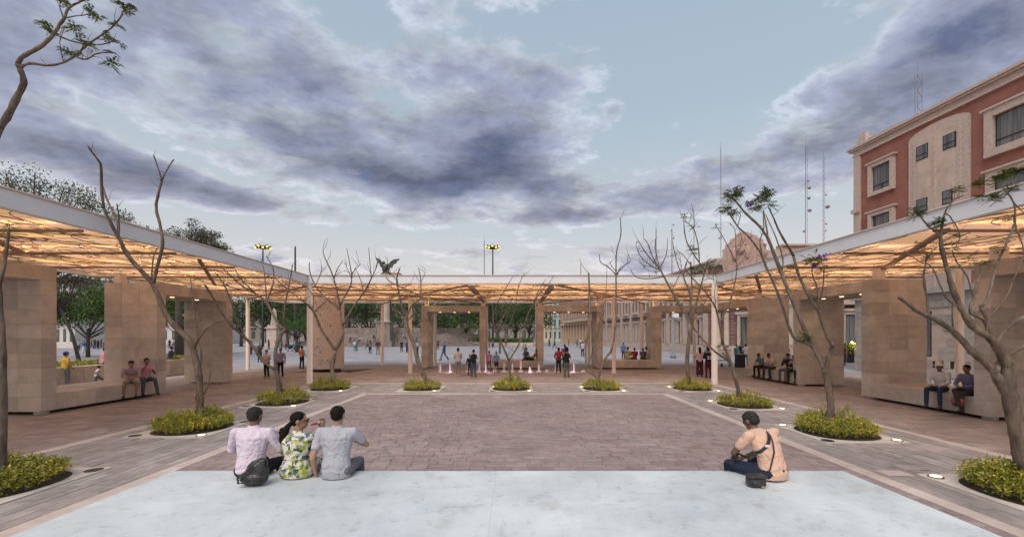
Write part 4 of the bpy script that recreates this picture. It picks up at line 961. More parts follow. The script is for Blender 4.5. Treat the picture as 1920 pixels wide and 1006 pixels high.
m_lampy = mat('flood_lens', (.9, .75, .2), .4, emit=(1, .68, .16), estr=1.6)
mast(924, 88, 466, 'tall floodlight mast with a ring of yellow lamps above the middle of the canopy')
mast(493, 84, 466, 'tall floodlight mast with a ring of lamps above the left canopy corner')
mast(553.5, 70, 462, 'plain dark pole left of the white corner column, no lamp ring', False)

# lattice radio masts
def radio(px, d, ytop, ybot, lab, w=.5, dishes=()):
    x = cpx(px, d); z1 = H + (VY - ytop) * d / F
    t = thing('radio_mast', lab, 'radio mast', (x, d, 0), 'thin radio masts on the skyline')
    wz = z1 - 3; mb = MB()
    for (a, b) in ((-w, -w), (w, -w), (0, w)): mb.tube([(x + a * .5, d + b * .5, 0), (x + a * .5, d + b * .5, wz)], .06, 4)
    n = int(wz / (w * 1.6)); 
    for k in range(n):
        z = k * w * 1.6; s = w * .5 * (1 if k % 2 else -1)
        if z > H + (VY - ybot) * d / F - 8: mb.tube([(x - s, d - w * .5, z), (x + s, d - w * .5, z + w * 1.6)], .045, 3)
    mb.build('lattice', m_mastr, t); mb = MB(); mb.tube([(x, d, wz), (x, d, z1)], .05, 4); mb.build('aerial', m_mastr, t)
    for (yy, sx, r) in dishes:
        z = H + (VY - yy) * d / F; mb = MB(); mb.lathe((x + sx, d - .4, z), [(.05, -r), (r, -r * .35), (r, r * .35), (.05, r)], 12); mb.build('dish', m_dish, t)
m_mastr = mat('mast_paint', (.13, .10, .13), .6, (.24, .19, .22), 2, coords='Object'); m_dish = mat('mast_dish', (.25, .17, .15), .6)
radio(1511, 170, 260, 450, 'radio mast with several dishes, left of the red building', .7, [(353, 1.2, .6), (372, 1, .6), (395, 1.3, .7), (340, .7, .4), (434, -1, .5)])
radio(1544, 190, 282, 450, 'radio mast with one round dish next to the red building', .7, [(388, 1.6, .9), (366, .8, .4), (420, .9, .4), (433, .7, .4)])
radio(1720, 95, 115, 240, 'guyed radio mast rising behind the cornice of the red building', 1.1)
radio(1351, 200, 266, 450, 'faint thin radio mast left of the leaning tree crown', .4)
radio(1301, 230, 380, 470, 'red and white radio mast behind the fine-twigged tree', .5)
radio(1230, 160, 415, 520, 'short slender aerial at the right end of the front beam', .35)
radio(1260, 150, 418, 520, 'stout aerial with small fittings near the palace roof end', .5, [(422, .4, .3), (432, -.3, .3), (447, .4, .3)])
radio(908, 230, 441, 520, 'very thin aerial left of the middle floodlight mast', .35)
radio(1089, 230, 484, 520, 'tiny thin aerial right of the middle floodlight mast', .3)

# perforated curved wall with sunken triangle
pw = thing('perforated_wall', 'tall curved pink wall pierced with small irregular holes by the left corner column', 'wall', (-11.6, 27.3, 0))
n = 22; mb = MB(); cx_, cy_ = -12.75, 28.2; rr_ = 1.08; zt_ = 4.83; rg = random.Random(9); zz = [0.12 + (zt_ - .12) * i / 44 for i in range(45)]
angs = [R(175) + R(200) * i / 24 for i in range(25)]
holes = set()
for i in range(1, 23):
    for j in range(1, 43):
        pr = .07 + (.10 if (j < 4 or 34 < j) else 0)
        if rg.random() < pr + .03: holes.add((i, j))
vs = []; idx = {}
def V_(i, j, inn, jx=0, jz=0):
    r = rr_ - (.14 if inn else 0); key = (i, j, inn, jx, jz)
    if key not in idx:
        a = angs[i] + jx; idx[key] = len(vs); vs.append((cx_ + r * math.cos(a) * 1.0, cy_ + r * math.sin(a), zz[j] + jz))
    return idx[key]
fs = []; hf = []
for i in range(24):
    for j in range(44):
        q = [(i, j), (i + 1, j), (i + 1, j + 1), (i, j + 1)]
        if (i, j) in holes:
            fsz = rg.uniform(.45, .8); am = (angs[i] + angs[i + 1]) / 2; zm = (zz[j] + zz[j + 1]) / 2; o = len(vs)
            for inn in (0, 1):
                for (a, b) in q:
                    r = rr_ - .14 * inn; aa = am + (angs[a] - am) * fsz; z_ = zm + (zz[b] - zm) * fsz * rg.uniform(.7, 1)
                    vs.append((cx_ + r * math.cos(aa), cy_ + r * math.sin(aa), z_))
            for e in range(4):
                e2 = (e + 1) % 4; fs.append((V_(*q[e], 0), V_(*q[e2], 0), o + e2, o + e)); fs.append((o + e, o + e2, o + 4 + e2, o + 4 + e))
        else: fs.append(tuple(V_(a, b, 0) for a, b in q))
mb.v = vs; mb.f = fs; mb.r = [0] * len(fs); mb.m = [0] * len(fs); mb.build('screen', m_pink, pw)
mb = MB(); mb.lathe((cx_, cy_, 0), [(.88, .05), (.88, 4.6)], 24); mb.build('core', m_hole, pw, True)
mb = MB(); mb.prism([POOL[0], POOL[1], POOL[2]], -.011, -.006); mb.build('pool_water', m_water, kind='structure')
def rimseg(a, b):
    v = Vector((b[0] - a[0], b[1] - a[1])); e = v.normalized(); k = Vector((-e.y, e.x)); mb = MB(); mb.obox(a, e, k, 0, v.length, -.06, .0, -.011, .03); mb.build('rim', m_border, paving)
for i in range(3): rimseg(POOL[i], POOL[(i + 1) % 3])

# fountain jets
jets = [(825.5, 97, 17), (843.8, 126, 23), (877.5, 135, 24), (898.5, 100, 16), (910.5, 190, 34), (928, 70, 12), (945, 105, 19), (955, 35, 7), (960.5, 95, 17), (976.5, 120, 23), (994, 50, 10), (1010.5, 80, 15), (1026, 30, 5), (1042.5, 80, 14), (1076, 110, 20), (1094, 18, 4)]
JN = ['first from the left', 'second from the left', 'left of the woman in the black top', 'by the small boy in black', 'against the right leg of the left portal', 'beside the two boys', 'just right of the two boys', 'tiny, near the middle', 'right beside the middle tree stem', 'before the middle of the bench', 'low, before the bench', 'before the left leg of the right portal', 'left of the woman with the red backpack', 'behind the woman with the red backpack', 'second from the right', 'last on the right']
for k, (px, _, hp) in enumerate(jets):
    x, d = cpx(px, 26.4), 26.4; h = hp * 26.4 / F; rg = random.Random(k); mb = MB()
    for i in range(9):
        a = rg.uniform(0, 6.3); hh = h * rg.uniform(.45, 1.0) if i else h; sp2 = rg.uniform(.01, .05); pts = []
        for j in range(6):
            f = j / 5; pts.append((x + math.cos(a) * sp2 * (f + .2) + rg.uniform(-.006, .006), d + math.sin(a) * sp2 * (f + .2), .01 + hh * f))
        mb.tube(pts, [.030, .024, .020, .018, .014, .005], 6)
    for i in range(int(20 + h * 60)):
        a = rg.uniform(0, 6.3); f = rg.random(); q = rg.uniform(.02, .07 + .16 * (1 - f)); r_ = rg.uniform(.006, .016); mb.ell((x + q * math.cos(a), d + q * math.sin(a), .02 + f * h * .95), r_, r_, r_ * 1.5, 5, 3)
    for i in range(8): a = rg.uniform(0, 6.3); q = rg.uniform(.02, .14); mb.ell((x + q * math.cos(a), d + q * math.sin(a), .03), .05, .05, .03 + .03 * rg.random(), 6, 4)
    side = 'left' if px < 960 else 'right'
    tag(mb.build('water_jet', m_jet, None, True), '%s pink-lit water jet, %s in the fountain row' % ('tall' if hp > 18 else 'short' if hp < 11 else 'medium', JN[k]), 'water jet', 'jets of the dry fountain row')
fn = thing('fountain_channel', 'wet pale fountain channel running across the paving between the portals', 'fountain', (0, 26.4, 0))
for i in range(12):
    mb = MB(); a = -5.6 + i * .93; mb.box(a, a + .92, 26.1, 26.7, .006, .012); mb.build('channel_slab', m_wet if i else m_wet, fn) if False else None
m_wet = mat('wet_stone', (.42, .36, .38), .18, (.55, .48, .50), 5, spec=.6)
for i in range(12):
    a = -5.6 + i * .93; mb = MB(); mb.box(a, a + .92, 26.1, 26.7, -.011, .010); mb.build('channel_slab', m_wet, fn)
for k in range(4):
    pd = bpy.data.lights.new('fountain_lamp', 'POINT'); pd.energy = 6; pd.color = (1, .7, .85); pd.shadow_soft_size = .15
    po = link('fountain_lamp', pd, fn, None); po.matrix_parent_inverse = Matrix(); po.location = (-4.2 + k * 2.6, -.35, .14)

# ---------------------------------------------------------------- red building (right)
P0 = Vector((23.5, 23.7)); e = Vector((-.0642, .9979)); e2 = (e.x, e.y); nv = (-.9979, -.0642)
def fs_(px):   # distance along the facade of a pixel column
    k = (px - VX) / F; return (P0.x - k * P0.y) / (k * e.y - e.x)
def fz(px, py): s = fs_(px); d = P0.y + e.y * s; return H + (VY - py) * d / F
rb = thing('red_building', 'tall red plastered building with pale stone window surrounds and cornice at the right', 'building', (P0.x, P0.y, 0))
O = (P0.x, P0.y)
S0 = fs_(1604.5); S1 = -19.5; ZC = fz(1700, 230)
def fb_(name, m, a0, a1, z0, z1, b0, b1, par=None, bev=0):
    mb = MB(); a0, a1 = sorted((a0, a1)); mb.obox(O, e2, nv, a0, a1, b0, b1, z0, z1); me = mb.mesh(name, m)
    if bev: bevel_mesh(me, bev)
    return link(name, me, par if par is not None else rb)
fb_('wall', m_red, S1, S0, 5.0, ZC, -12, 0)
ZCt = fz(1700, 230)
fb_('cornice', m_cant, S1, S0 + .12, ZC - .62, ZC - .50, .001, .14); fb_('cornice', m_cant, S1, S0 + .08, ZC - .495, ZC - .25, .001, .09)
fb_('cornice', m_cant, S1, S0 + .3, ZC - .245, ZC - .13, .001, .24); fb_('cornice', m_cant, S1, S0 + .4, ZC - .125, ZC + .02, -.6, .34)
fb_('cornice', m_cant, S0 + .001, S0 + .3, ZC - .245, ZC - .13, -12, -.001)
fb_('parapet', m_cant, S0 - .6, S0 + .02, ZC + .021, ZC + .6, -.6, -.1); fb_('parapet', m_cant, S0 - .5, S0 - .05, ZC + .601, ZC + .95, -.5, -.2)
fb_('parapet', m_cant, S0 - 2.6, S0 - .61, ZC + .021, ZC + .42, -.8, -.3)
fb_('pilaster', m_cant, S0 - .42, S0 + .05, 5.0, ZC - .63, .001, .12); fb_('pilaster_cap', m_cant, S0 - .5, S0 + .12, fz(1607, 400) , fz(1607, 400) + .25, .161, .26)
def cwindow(a0, a1, z0, z1, fw=.42, hood=True, mull=True):
    a0, a1 = sorted((a0, a1))
    f = fb_('window', m_frame, a0, a1, z0, z1, -.02, .012)
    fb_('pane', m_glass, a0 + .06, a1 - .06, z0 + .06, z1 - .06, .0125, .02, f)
    fb_('rail', m_frame, a0 + .06, a1 - .06, z0 + (z1 - z0) * .22, z0 + (z1 - z0) * .22 + .05, .0205, .05, f)
    fb_('rail', m_frame, (a0 + a1) / 2 - .03, (a0 + a1) / 2 + .03, z0 + .06, z0 + (z1 - z0) * .22, .0205, .045, f)
    if fw:
        for (p, q, r, s) in ((a0 - fw, a0, z0 - fw, z1 + fw), (a1, a1 + fw, z0 - fw, z1 + fw), (a0 + .001, a1 - .001, z1, z1 + fw), (a0 + .001, a1 - .001, z0 - fw, z0)):
            fb_('surround', m_cant, p, q, r, s, .001, .20, f, .01)
        if hood: fb_('hood', m_cant, a0 - fw - .12, a1 + fw + .12, z1 + fw + .001, z1 + fw + .11, .001, .28, f, .01)
zt1, zb1 = fz(1638, 315), fz(1638, 361)
zt2 = fz(1638, 406)
cwindow(fs_(1637.7), fs_(1672.7), zb1, zt1, .24)
cwindow(fs_(1637.7), fs_(1672.7), zt2 - 1.9, zt2, .24)
cwindow(fs_(1867), fs_(1990), fz(1867, 279), fz(1867, 218), .36); cwindow(fs_(1866), fs_(1990), fz(1866, 332) - 1.9, fz(1866, 332), .28)
# arched carved panel
pa0, pa1 = fs_(1706.5), fs_(1821); zp = 5.0; zl = fz(1706, 261); am = (pa0 + pa1) / 2; hw = abs(pa0 - pa1) / 2
def archp(w, zbase, zspring, rise, b0, b1, name, m):
    poly = [(am - w, zbase), (am + w, zbase), (am + w, zspring)]
    for i in range(1, 14): t_ = math.pi * i / 14; poly.append((am + w * math.cos(t_), zspring + rise * math.sin(t_)))
    poly.append((am - w, zspring)); mb = MB(); mb.vprism(O, e2, nv, poly, b0, b1); mb.build(name, m, rb)
zs = zl - .2; rise = min(.75, ZC - .85 - zs)
archp(hw, zp, zs, rise, .001, .10, 'arch_panel', m_cant); archp(hw - .35, zp, zs - .15, rise - .1, .101, .18, 'arch_panel', m_cant)
archp(hw - .62, zp, zs - .3, rise - .2, .181, .22, 'arch_panel', m_palst)
fb_('rib', m_cant, am - .07, am + .07, zp, zs, .221, .26)
for (x0, x1, ya, yb) in ((1724.6, 1747, 277, 304), (1774.7, 1799, 256, 283.6), (1724.6, 1746, 375.6, 400), (1773.7, 1793, 359.5, 385)):
    a0, a1 = sorted((fs_(x0), fs_(x1))); z1_, z0_ = fz(x0, ya), fz(x0, yb)
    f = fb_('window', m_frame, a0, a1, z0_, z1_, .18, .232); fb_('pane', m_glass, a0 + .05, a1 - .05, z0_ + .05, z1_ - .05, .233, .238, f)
    fb_('rail', m_frame, a0 + .05, a1 - .05, z0_ + .28, z0_ + .32, .239, .26, f)
# ashlar base with blocks
zb_ = 4.7; m_ash = mat('ashlar', (.34, .31, .28), .85, (.44, .40, .36), 2, .35, 20, objrand=.08)
fb_('string_course', m_ash, S1, S0 + .15, zb_, 5.0, -.5, .30); fb_('base_core', m_palst, S1, S0, 0, zb_, -12, 0)
zrow = [0.0, .5, .95, 1.4, 1.75, 2.2, 2.6, 3.05, 3.5, 3.9, 4.3, zb_]
rg = random.Random(4); wa0, wa1 = sorted((fs_(1728), fs_(1747))); wz0, wz1 = fz(1740, 668), fz(1740, 583)
vents = [(fs_(p - 3), fs_(p + 3)) for p in (1737, 1753, 1769, 1786)]; cnt = 0
for r_ in range(len(zrow) - 1):
    s = -9.0 - (r_ % 2) * .5
    while s < S0:
        l = rg.uniform(.8, 1.25); s2 = min(s + l, S0); za, zb2 = zrow[r_], zrow[r_ + 1]
        ok = not (s2 > wa0 and s < wa1 and zb2 > wz0 + .01 and za < wz1 - .01)
        if r_ == 1 and any(s2 > min(v) and s < max(v) for v in vents): ok = False
        if ok and s2 - s > .1: fb_('ashlar_block', m_ash, s + .006, s2 - .006, za + .006, zb2 - (.02 if r_ in (3, 7) else .006), .001, .06 + rg.uniform(0, .01) + (.04 if r_ < 2 else 0)); cnt += 1
        s += l
f = fb_('window', m_frame, wa0, wa1, wz0, wz1, -.2, .004); fb_('pane', m_glass, wa0 + .05, wa1 - .05, wz0 + .05, wz1 - .05, .0045, .01, f)
for v in vents: fb_('vent', m_frame, min(v), max(v), .55, .92, .001, .03)
for i in range(5):
    fb_('ashlar_block', m_ash, min(vents[0][1], 99) - .3 + 0 * i, vents[0][1] - .2, 99, 99.1, 0, .01) if False else None
vs_ = sorted([(min(v), max(v)) for v in vents]); prev = -9.0
for v in vs_ + [(S0, S0)]:
    if v[0] - prev > .06: fb_('ashlar_block', m_ash, prev + .006, v[0] - .006, .506, .944, .001, .1) if prev < v[0] and (prev > -9 or True) and prev >= vs_[0][0] - 1.6 else None
    prev = v[1]

# ---------------------------------------------------------------- palace (far right)
Q0 = Vector((24.3, 43.5)); qe = Vector((-.0734, .9973)).normalized(); qn = (-qe.y, qe.x)
pal = thing('palace', 'long dark red masonry palace with carved pale stone pilasters, windows and a curved gable', 'palace', (Q0.x, Q0.y, 0))
def pb(name, m, O_, ex_, ey_, a0, a1, z0, z1, b0, b1, par=None):
    mb = MB(); a0, a1 = sorted((a0, a1)); mb.obox(O_, ex_, ey_, a0, a1, b0, b1, z0, z1); return mb.build(name, m, par if par is not None else pal)
Oq = (Q0.x, Q0.y); ex_ = (qe.x, qe.y); ey_ = (qn[0], qn[1]); LS = 62; C0 = 5.5
def brickmat(name, c1, c2, mo, sc):
    m = bpy.data.materials.new(name); m.use_nodes = True; t = m.node_tree; b = t.nodes['Principled BSDF']; b.inputs['Roughness'].default_value = .9
    tcn = t.nodes.new('ShaderNodeTexCoord'); mp = t.nodes.new('ShaderNodeSeparateXYZ'); t.links.new(tcn.outputs['Object'], mp.inputs[0])
    ad = t.nodes.new('ShaderNodeMath'); ad.operation = 'ADD'; t.links.new(mp.outputs[0], ad.inputs[0]); t.links.new(mp.outputs[1], ad.inputs[1])
    cb = t.nodes.new('ShaderNodeCombineXYZ'); t.links.new(ad.outputs[0], cb.inputs[0]); t.links.new(mp.outputs[2], cb.inputs[1])
    br = t.nodes.new('ShaderNodeTexBrick'); br.inputs['Scale'].default_value = sc; br.inputs['Color1'].default_value = c1 + (1,); br.inputs['Color2'].default_value = c2 + (1,); br.inputs['Mortar'].default_value = mo + (1,)
    br.inputs['Mortar Size'].default_value = .03; t.links.new(cb.outputs[0], br.inputs['Vector']); t.links.new(br.outputs[0], b.inputs['Base Color'])
    bn = t.nodes.new('ShaderNodeBump'); bn.inputs['Strength'].default_value = .5; bn.inputs['Distance'].default_value = .03; bn.invert = True; t.links.new(br.outputs['Fac'], bn.inputs['Height']); t.links.new(bn.outputs[0], b.inputs['Normal'])
    return m
m_pb = brickmat('palace_tezontle', (.12, .055, .05), (.21, .11, .10), (.28, .2, .18), 1.1)
PH = 11.4
pb('wall', m_pb, Oq, ex_, ey_, C0, LS, 0, PH - .9, -9, 0)
pb('roof_band', m_palst, Oq, ex_, ey_, C0, LS, PH - .9, PH - .2, -9, .15); pb('roof_band', m_palst, Oq, ex_, ey_, C0 - .3, LS, PH - .2, PH, -9, .35)
pb('plinth', m_palst, Oq, ex_, ey_, C0, LS, 0, 1.15, .001, .22); pb('string_course', m_palst, Oq, ex_, ey_, C0, LS, 5.6, 5.95, .001, .3)
def opening(O_, ex2, ey2, a, w, z0, z1, jamb=.28, bal=False, arch=False):
    f = pb('window', m_frame, O_, ex2, ey2, a - w / 2, a + w / 2, z0, z1, .001, .012)
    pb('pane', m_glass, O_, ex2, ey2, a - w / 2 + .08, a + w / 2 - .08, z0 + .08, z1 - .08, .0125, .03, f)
    for (p, q, r, s) in ((a - w / 2 - jamb, a - w / 2, z0, z1 + jamb), (a + w / 2, a + w / 2 + jamb, z0, z1 + jamb), (a - w / 2 + .001, a + w / 2 - .001, z1, z1 + jamb)):
        pb('surround', m_palst, O_, ex2, ey2, p, q, r, s, .001, .24, f)
    pb('hood', m_palst, O_, ex2, ey2, a - w / 2 - jamb - .15, a + w / 2 + jamb + .15, z1 + jamb + .001, z1 + jamb + .25, .001, .4, f)
    if bal: pb('balcony', m_palst, O_, ex2, ey2, a - w / 2 - .5, a + w / 2 + .5, z0 - .35, z0 - .001, .001, .75, f)
s = C0 + 2.2; k = 0
while s < LS - 2:
    pb('pilaster', m_palst, Oq, ex_, ey_, s - .35, s + .35, 1.151, 5.59, .001, .35); pb('pilaster', m_palst, Oq, ex_, ey_, s - .3, s + .3, 5.951, PH - .9, .001, .3)
    for w_ in (1.75, 3.45):
        if s + w_ < LS - 1: opening(Oq, ex_, ey_, s + w_, .8, 1.2, 4.3)
    opening(Oq, ex_, ey_, s + 2.6, 1.3, 6.4, 9.3, .32, True)
    s += 5.2; k += 1
# chamfered corner with gable
A = Vector(Oq) + qe * C0 + Vector(ey_) * 0; Bp = Vector((27.6, 43.0)); ce = (Bp - A); cl_ = ce.length; ce.normalize(); cn = (ce.y, -ce.x)
cn = (ce.y, -ce.x) if (ce.y * (0 - A.x) + -ce.x * (0 - A.y)) > 0 else (-ce.y, ce.x)
Oc = (A.x, A.y); cex = (ce.x, ce.y)
pb('corner_wall', m_pb, Oc, cex, cn, 0, cl_, 0, PH - .9, -4, 0); pb('roof_band', m_palst, Oc, cex, cn, -.1, cl_ + .1, PH - .9, PH - .1, -4, .25); pb('plinth', m_palst, Oc, cex, cn, 0, cl_, 0, 1.15, .001, .25)
pb('string_course', m_palst, Oc, cex, cn, -.1, cl_ + .1, 5.6, 6.0, .001, .35)
for a in (.35, 1.35, cl_ - 1.35, cl_ - .35):
    mb = MB(); px_ = A.x + ce.x * a + cn[0] * .25; py_ = A.y + ce.y * a + cn[1] * .25; mb.lathe((px_, py_, 1.15), [(.36, 0), (.30, .2), (.28, 4.0), (.38, 4.44)], 14); mb.build('column', m_palst, pal, True)
opening(Oc, cex, cn, cl_ / 2, 1.3, 1.2, 4.4); opening(Oc, cex, cn, cl_ / 2, 1.4, 6.5, 9.2, .4, True)
m_gab = mat('carved_gable', (.38, .24, .20), .9, (.52, .38, .32), 3.2, .9, 5)
gc = (cl_ / 2); poly = [(-2.1, PH - 2.0), (2.1, PH - 2.0), (2.35, PH - .4), (2.2, PH + .25), (2.3, PH + .6), (1.95, PH + .85), (1.9, PH + 1.2), (1.45, PH + 1.35), (1.3, PH + 1.7), (.85, PH + 1.8), (.6, PH + 2.15), (0, PH + 2.3), (-.6, PH + 2.15), (-.85, PH + 1.8), (-1.3, PH + 1.7), (-1.45, PH + 1.35), (-1.9, PH + 1.2), (-1.95, PH + .85), (-2.3, PH + .6), (-2.2, PH + .25), (-2.35, PH - .4)]
mb = MB(); mb.vprism(Oc, cex, cn, [(a * 1.0 + gc, z) for a, z in poly], .26, .95); mb.build('gable', m_gab, pal)
mb = MB(); mb.vprism(Oc, cex, cn, [(a * .72 + gc, PH - 1.3 + (z - PH + 1.3) * .82) for a, z in poly], .951, 1.1); mb.build('gable_relief', m_gab, pal)
for sx_ in (-.75, .75):
    mb = MB(); mb.ell((A.x + ce.x * (gc + sx_) + cn[0] * 1.12, A.y + ce.y * (gc + sx_) + cn[1] * 1.12, PH - .1), .28, .28, .75); mb.build('figure', m_gab, pal, True)
mb = MB(); mb.lathe((A.x + ce.x * gc + cn[0] * 1.1, A.y + ce.y * gc + cn[1] * 1.1, PH + .3), [(.15, -.5), (.42, -.2), (.42, .3), (.1, .6)], 12); mb.build('crest', m_gab, pal, True)
# front face of the palace, towards the square
Of = (Bp.x, 43.0); fx = (1, 0); fy = (0, -1)
pb('front_wall', m_pb, Of, fx, fy, 0, 26, 0, PH - .9, -8, 0); pb('roof_band', m_gab, Of, fx, fy, 0, 26, PH - .9, PH + .15, -.8, .2); pb('roof_band', m_palst, Of, fx, fy, 0, 26, PH + .151, PH + .35, -.8, .4)
pb('plinth', m_palst, Of, fx, fy, 0, 26, 0, 1.25, .001, .3); pb('string_course', m_palst, Of, fx, fy, 0, 26, 5.5, 6.1, .001, .6)
for a in (.6, 2.2, 5.6, 8.8, 12, 15.4):
    mb = MB(); mb.lathe((Of[0] + a, 42.5, 1.25), [(.55, 0), (.5, .25), (.44, .5), (.40, 3.7), (.55, 4.2), (.6, 4.24)], 16); mb.build('column', m_palst, pal, True)
    pb('column_base', m_palst, Of, fx, fy, a - .65, a + .65, 0, 1.249, .301, 1.15)
for a in (3.9, 7.2, 10.4, 13.7): opening(Of, fx, fy, a, 1.3, 1.3, 4.5, .35); opening(Of, fx, fy, a, 1.3, 6.7, 9.3, .35, True)
w1 = pb('notice_board', m_white, Of, fx, fy, 1.0, 1.9, 2.9, 3.9, .32, .36)
w2 = pb('notice', m_red, Of, fx, fy, 1.15, 1.75, 2.98, 3.3, .361, .37)

# arcade building further left
ar = thing('arcade_building', 'pink building with a tall pale stone arcade and balcony down the street', 'building', (17.0, 118, 0))
Oa = (14.6, 132.0); ae = Vector((19.6 - 14.6, 98 - 132.0)); al = ae.length; ae.normalize(); an = (-abs(ae.y), -abs(ae.x) * 1.0)
an = (ae.y, -ae.x) if ae.y * (-Oa[0]) - ae.x * (-Oa[1]) > 0 else (-ae.y, ae.x)
m_pinkb = mat('pink_plaster', (.33, .17, .14), .9, (.40, .22, .18), .5); m_arc = mat('arcade_stone', (.50, .36, .26), .85, (.60, .45, .33), 1)
aex = (ae.x, ae.y)
pb('wall', m_pinkb, Oa, aex, an, 0, al, 0, 13, -10, -2.2, ar); pb('upper_wall', m_pinkb, Oa, aex, an, 0, al, 5.9, 13, -2.2, 0, ar); pb('cornice', m_arc, Oa, aex, an, -.2, al, 13, 13.6, -10, .4, ar)
pb('beam', m_arc, Oa, aex, an, 0, al, 5.3, 5.9, -.9, .25, ar)
for i in range(13):
    a = .6 + i * (al - 1.2) / 12; pb('column', m_arc, Oa, aex, an, a - .35, a + .35, 0, 5.3, -.7, 0, ar)
pb('balcony', m_arc, Oa, aex, an, 6, al, 6.0, 6.2, .001, 1.0, ar); 
for i in range(40):
    a = 6.2 + i * (al - 6.4) / 39; pb('baluster', m_palst, Oa, aex, an, a - .1, a + .1, 6.2, 7.1, .8, .95, ar)
pb('balcony_rail', m_palst, Oa, aex, an, 6, al, 7.1, 7.25, .75, 1.0, ar)
for i in range(10):
    a = 2 + i * (al - 4) / 9; f = pb('window', m_frame, Oa, aex, an, a - .6, a + .6, 6.3, 9.6, .001, .03, ar); pb('surround', m_arc, Oa, aex, an, a - .85, a - .6, 6.25, 9.9, .001, .2, f); pb('surround', m_arc, Oa, aex, an, a + .6, a + .85, 6.25, 9.9, .001, .2, f)
def block_building(name, label, px0, px1, d, h, m, cols, rows, deep=14, group=None):
    x0, x1 = cpx(px0, d), cpx(px1, d); t = thing(name, label, 'building', ((x0 + x1) / 2, d, 0), group)
    O_ = (x0, d); w = x1 - x0; pb('wall', m, O_, (1, 0), (0, -1), 0, w, 0, h, -deep, 0, t); pb('cornice', m_palst, O_, (1, 0), (0, -1), -.2, w + .2, h, h + .5, -deep, .4, t)
    for i in range(cols):
        for j in range(rows):
            a = w * (i + .5) / cols; z = 1.2 + j * (h - 1) / rows; zt = z + (h - 1) / rows * .58
            f = pb('window', m_frame, O_, (1, 0), (0, -1), a - w / cols * .2, a + w / cols * .2, z, zt, .001, .04, t); pb('pane', m_glass, O_, (1, 0), (0, -1), a - w / cols * .16, a + w / cols * .16, z + .1, zt - .1, .041, .06, f)
            if j: pb('balcony', m_palst, O_, (1, 0), (0, -1), a - w / cols * .32, a + w / cols * .32, z - .35, z - .1, .001, .8, t)
m_cr = mat('cream_plaster', (.50, .45, .30), .9, (.58, .53, .38), .4); m_gn = mat('pale_green_plaster', (.36, .43, .38), .9, (.44, .50, .45), .4); m_bw = mat('pale_plaster', (.52, .48, .45), .9, (.62, .58, .55), .4)
m_dull = mat('dull_plaster', (.22, .20, .18), .9, (.30, .27, .25), .4)
block_building('town_house', 'cream plastered town house left of the pale green one', 1012, 1036, 150, 17.5, m_cr, 3, 4)
block_building('town_house', 'pale green town house with stone balconies beside the arcade', 1036.3, 1053.5, 148, 18, m_gn, 2, 4)
block_building('town_house', 'pale block seen at the far left behind the laurel tree', 90, 140, 75, 12.5, m_bw, 4, 3)
block_building('town_house', 'long pale building mostly hidden behind the park trees', 640, 1008, 150, 15.5, m_dull, 22, 3)
block_building('town_house', 'pale building behind the trees left of the perforated wall', 400, 600, 140, 13, m_dull, 12, 3)
block_building('town_house', 'dim long building behind the far left crowd', 141, 398, 110, 9, m_bw, 16, 2)
# salmon roof block peeking over the beam
t = thing('stair_tower', 'small salmon coloured roof block peeking over the beam right of the eagle', 'roof block', (cpx(735, 165), 165, 0)); pb('tower_wall', m_pinkb, (cpx(727, 165), 165), (1, 0), (0, -1), 0, 4.6, 0, H + 117 * 165 / F, -5, 0, t)
# low planter walls beyond the left ribbon
pl_ = thing('stone_planter', 'long low stone planter wall with grass seen through the left openings', 'planter', (-21, 19, 0))
for i in range(14):
    a = 12 + i * 1.2; mb = MB(); mb.box(-20.4, -19.95, a + .004, a + 1.196, 0, .92); link('planter_stone', bevel_mesh(mb.mesh('planter_stone', m_block), .01), pl_)
mb = MB(); mb.box(-24, -20.41, 12, 28.8, 0, .85); mb.build('soil', m_soil, pl_)
hb_ = MB(); rg = random.Random(6)
for k in range(9000): leafquad(hb_, (rg.uniform(-23.9, -20.35), rg.uniform(12, 28.8), .84 + rg.random() * .1), rdir(rg, .2), rdir(rg), .16, .03, rg.random())
hb_.build('grass', m_leafy, pl_, kind='stuff')
# street lamp post on the right
sl = thing('street_lamp', 'grey street lamp post with a pale lantern in front of the palace', 'street lamp', (cpx(1262, 43), 43, 0)); x_ = cpx(1262, 43)
mb = MB(); mb.lathe((x_, 43, 0), [(.32, 0), (.25, .3), (.12, .5), (.09, 4.2)], 12); mb.build('post', m_grey, sl, True)
mb = MB(); mb.box(x_ - .05, x_ + .5, 42.75, 43.25, 4.2, 4.75); mb.build('lantern', m_white, sl)
# litter bin
x_ = cpx(1387.5, 30.3); bn_ = thing('litter_bin', 'dark brown square litter bin beside the right portal leg', 'litter bin', (x_, 30.3, 0))
mb = MB(); mb.box(x_ - .27, x_ + .27, 30.05, 30.55, .0, .93); link('body', bevel_mesh(mb.mesh('body', m_dark), .02), bn_); mb = MB(); mb.box(x_ - .3, x_ + .3, 30.0, 30.6, .931, .98); mb.build('lid', m_grey, bn_)
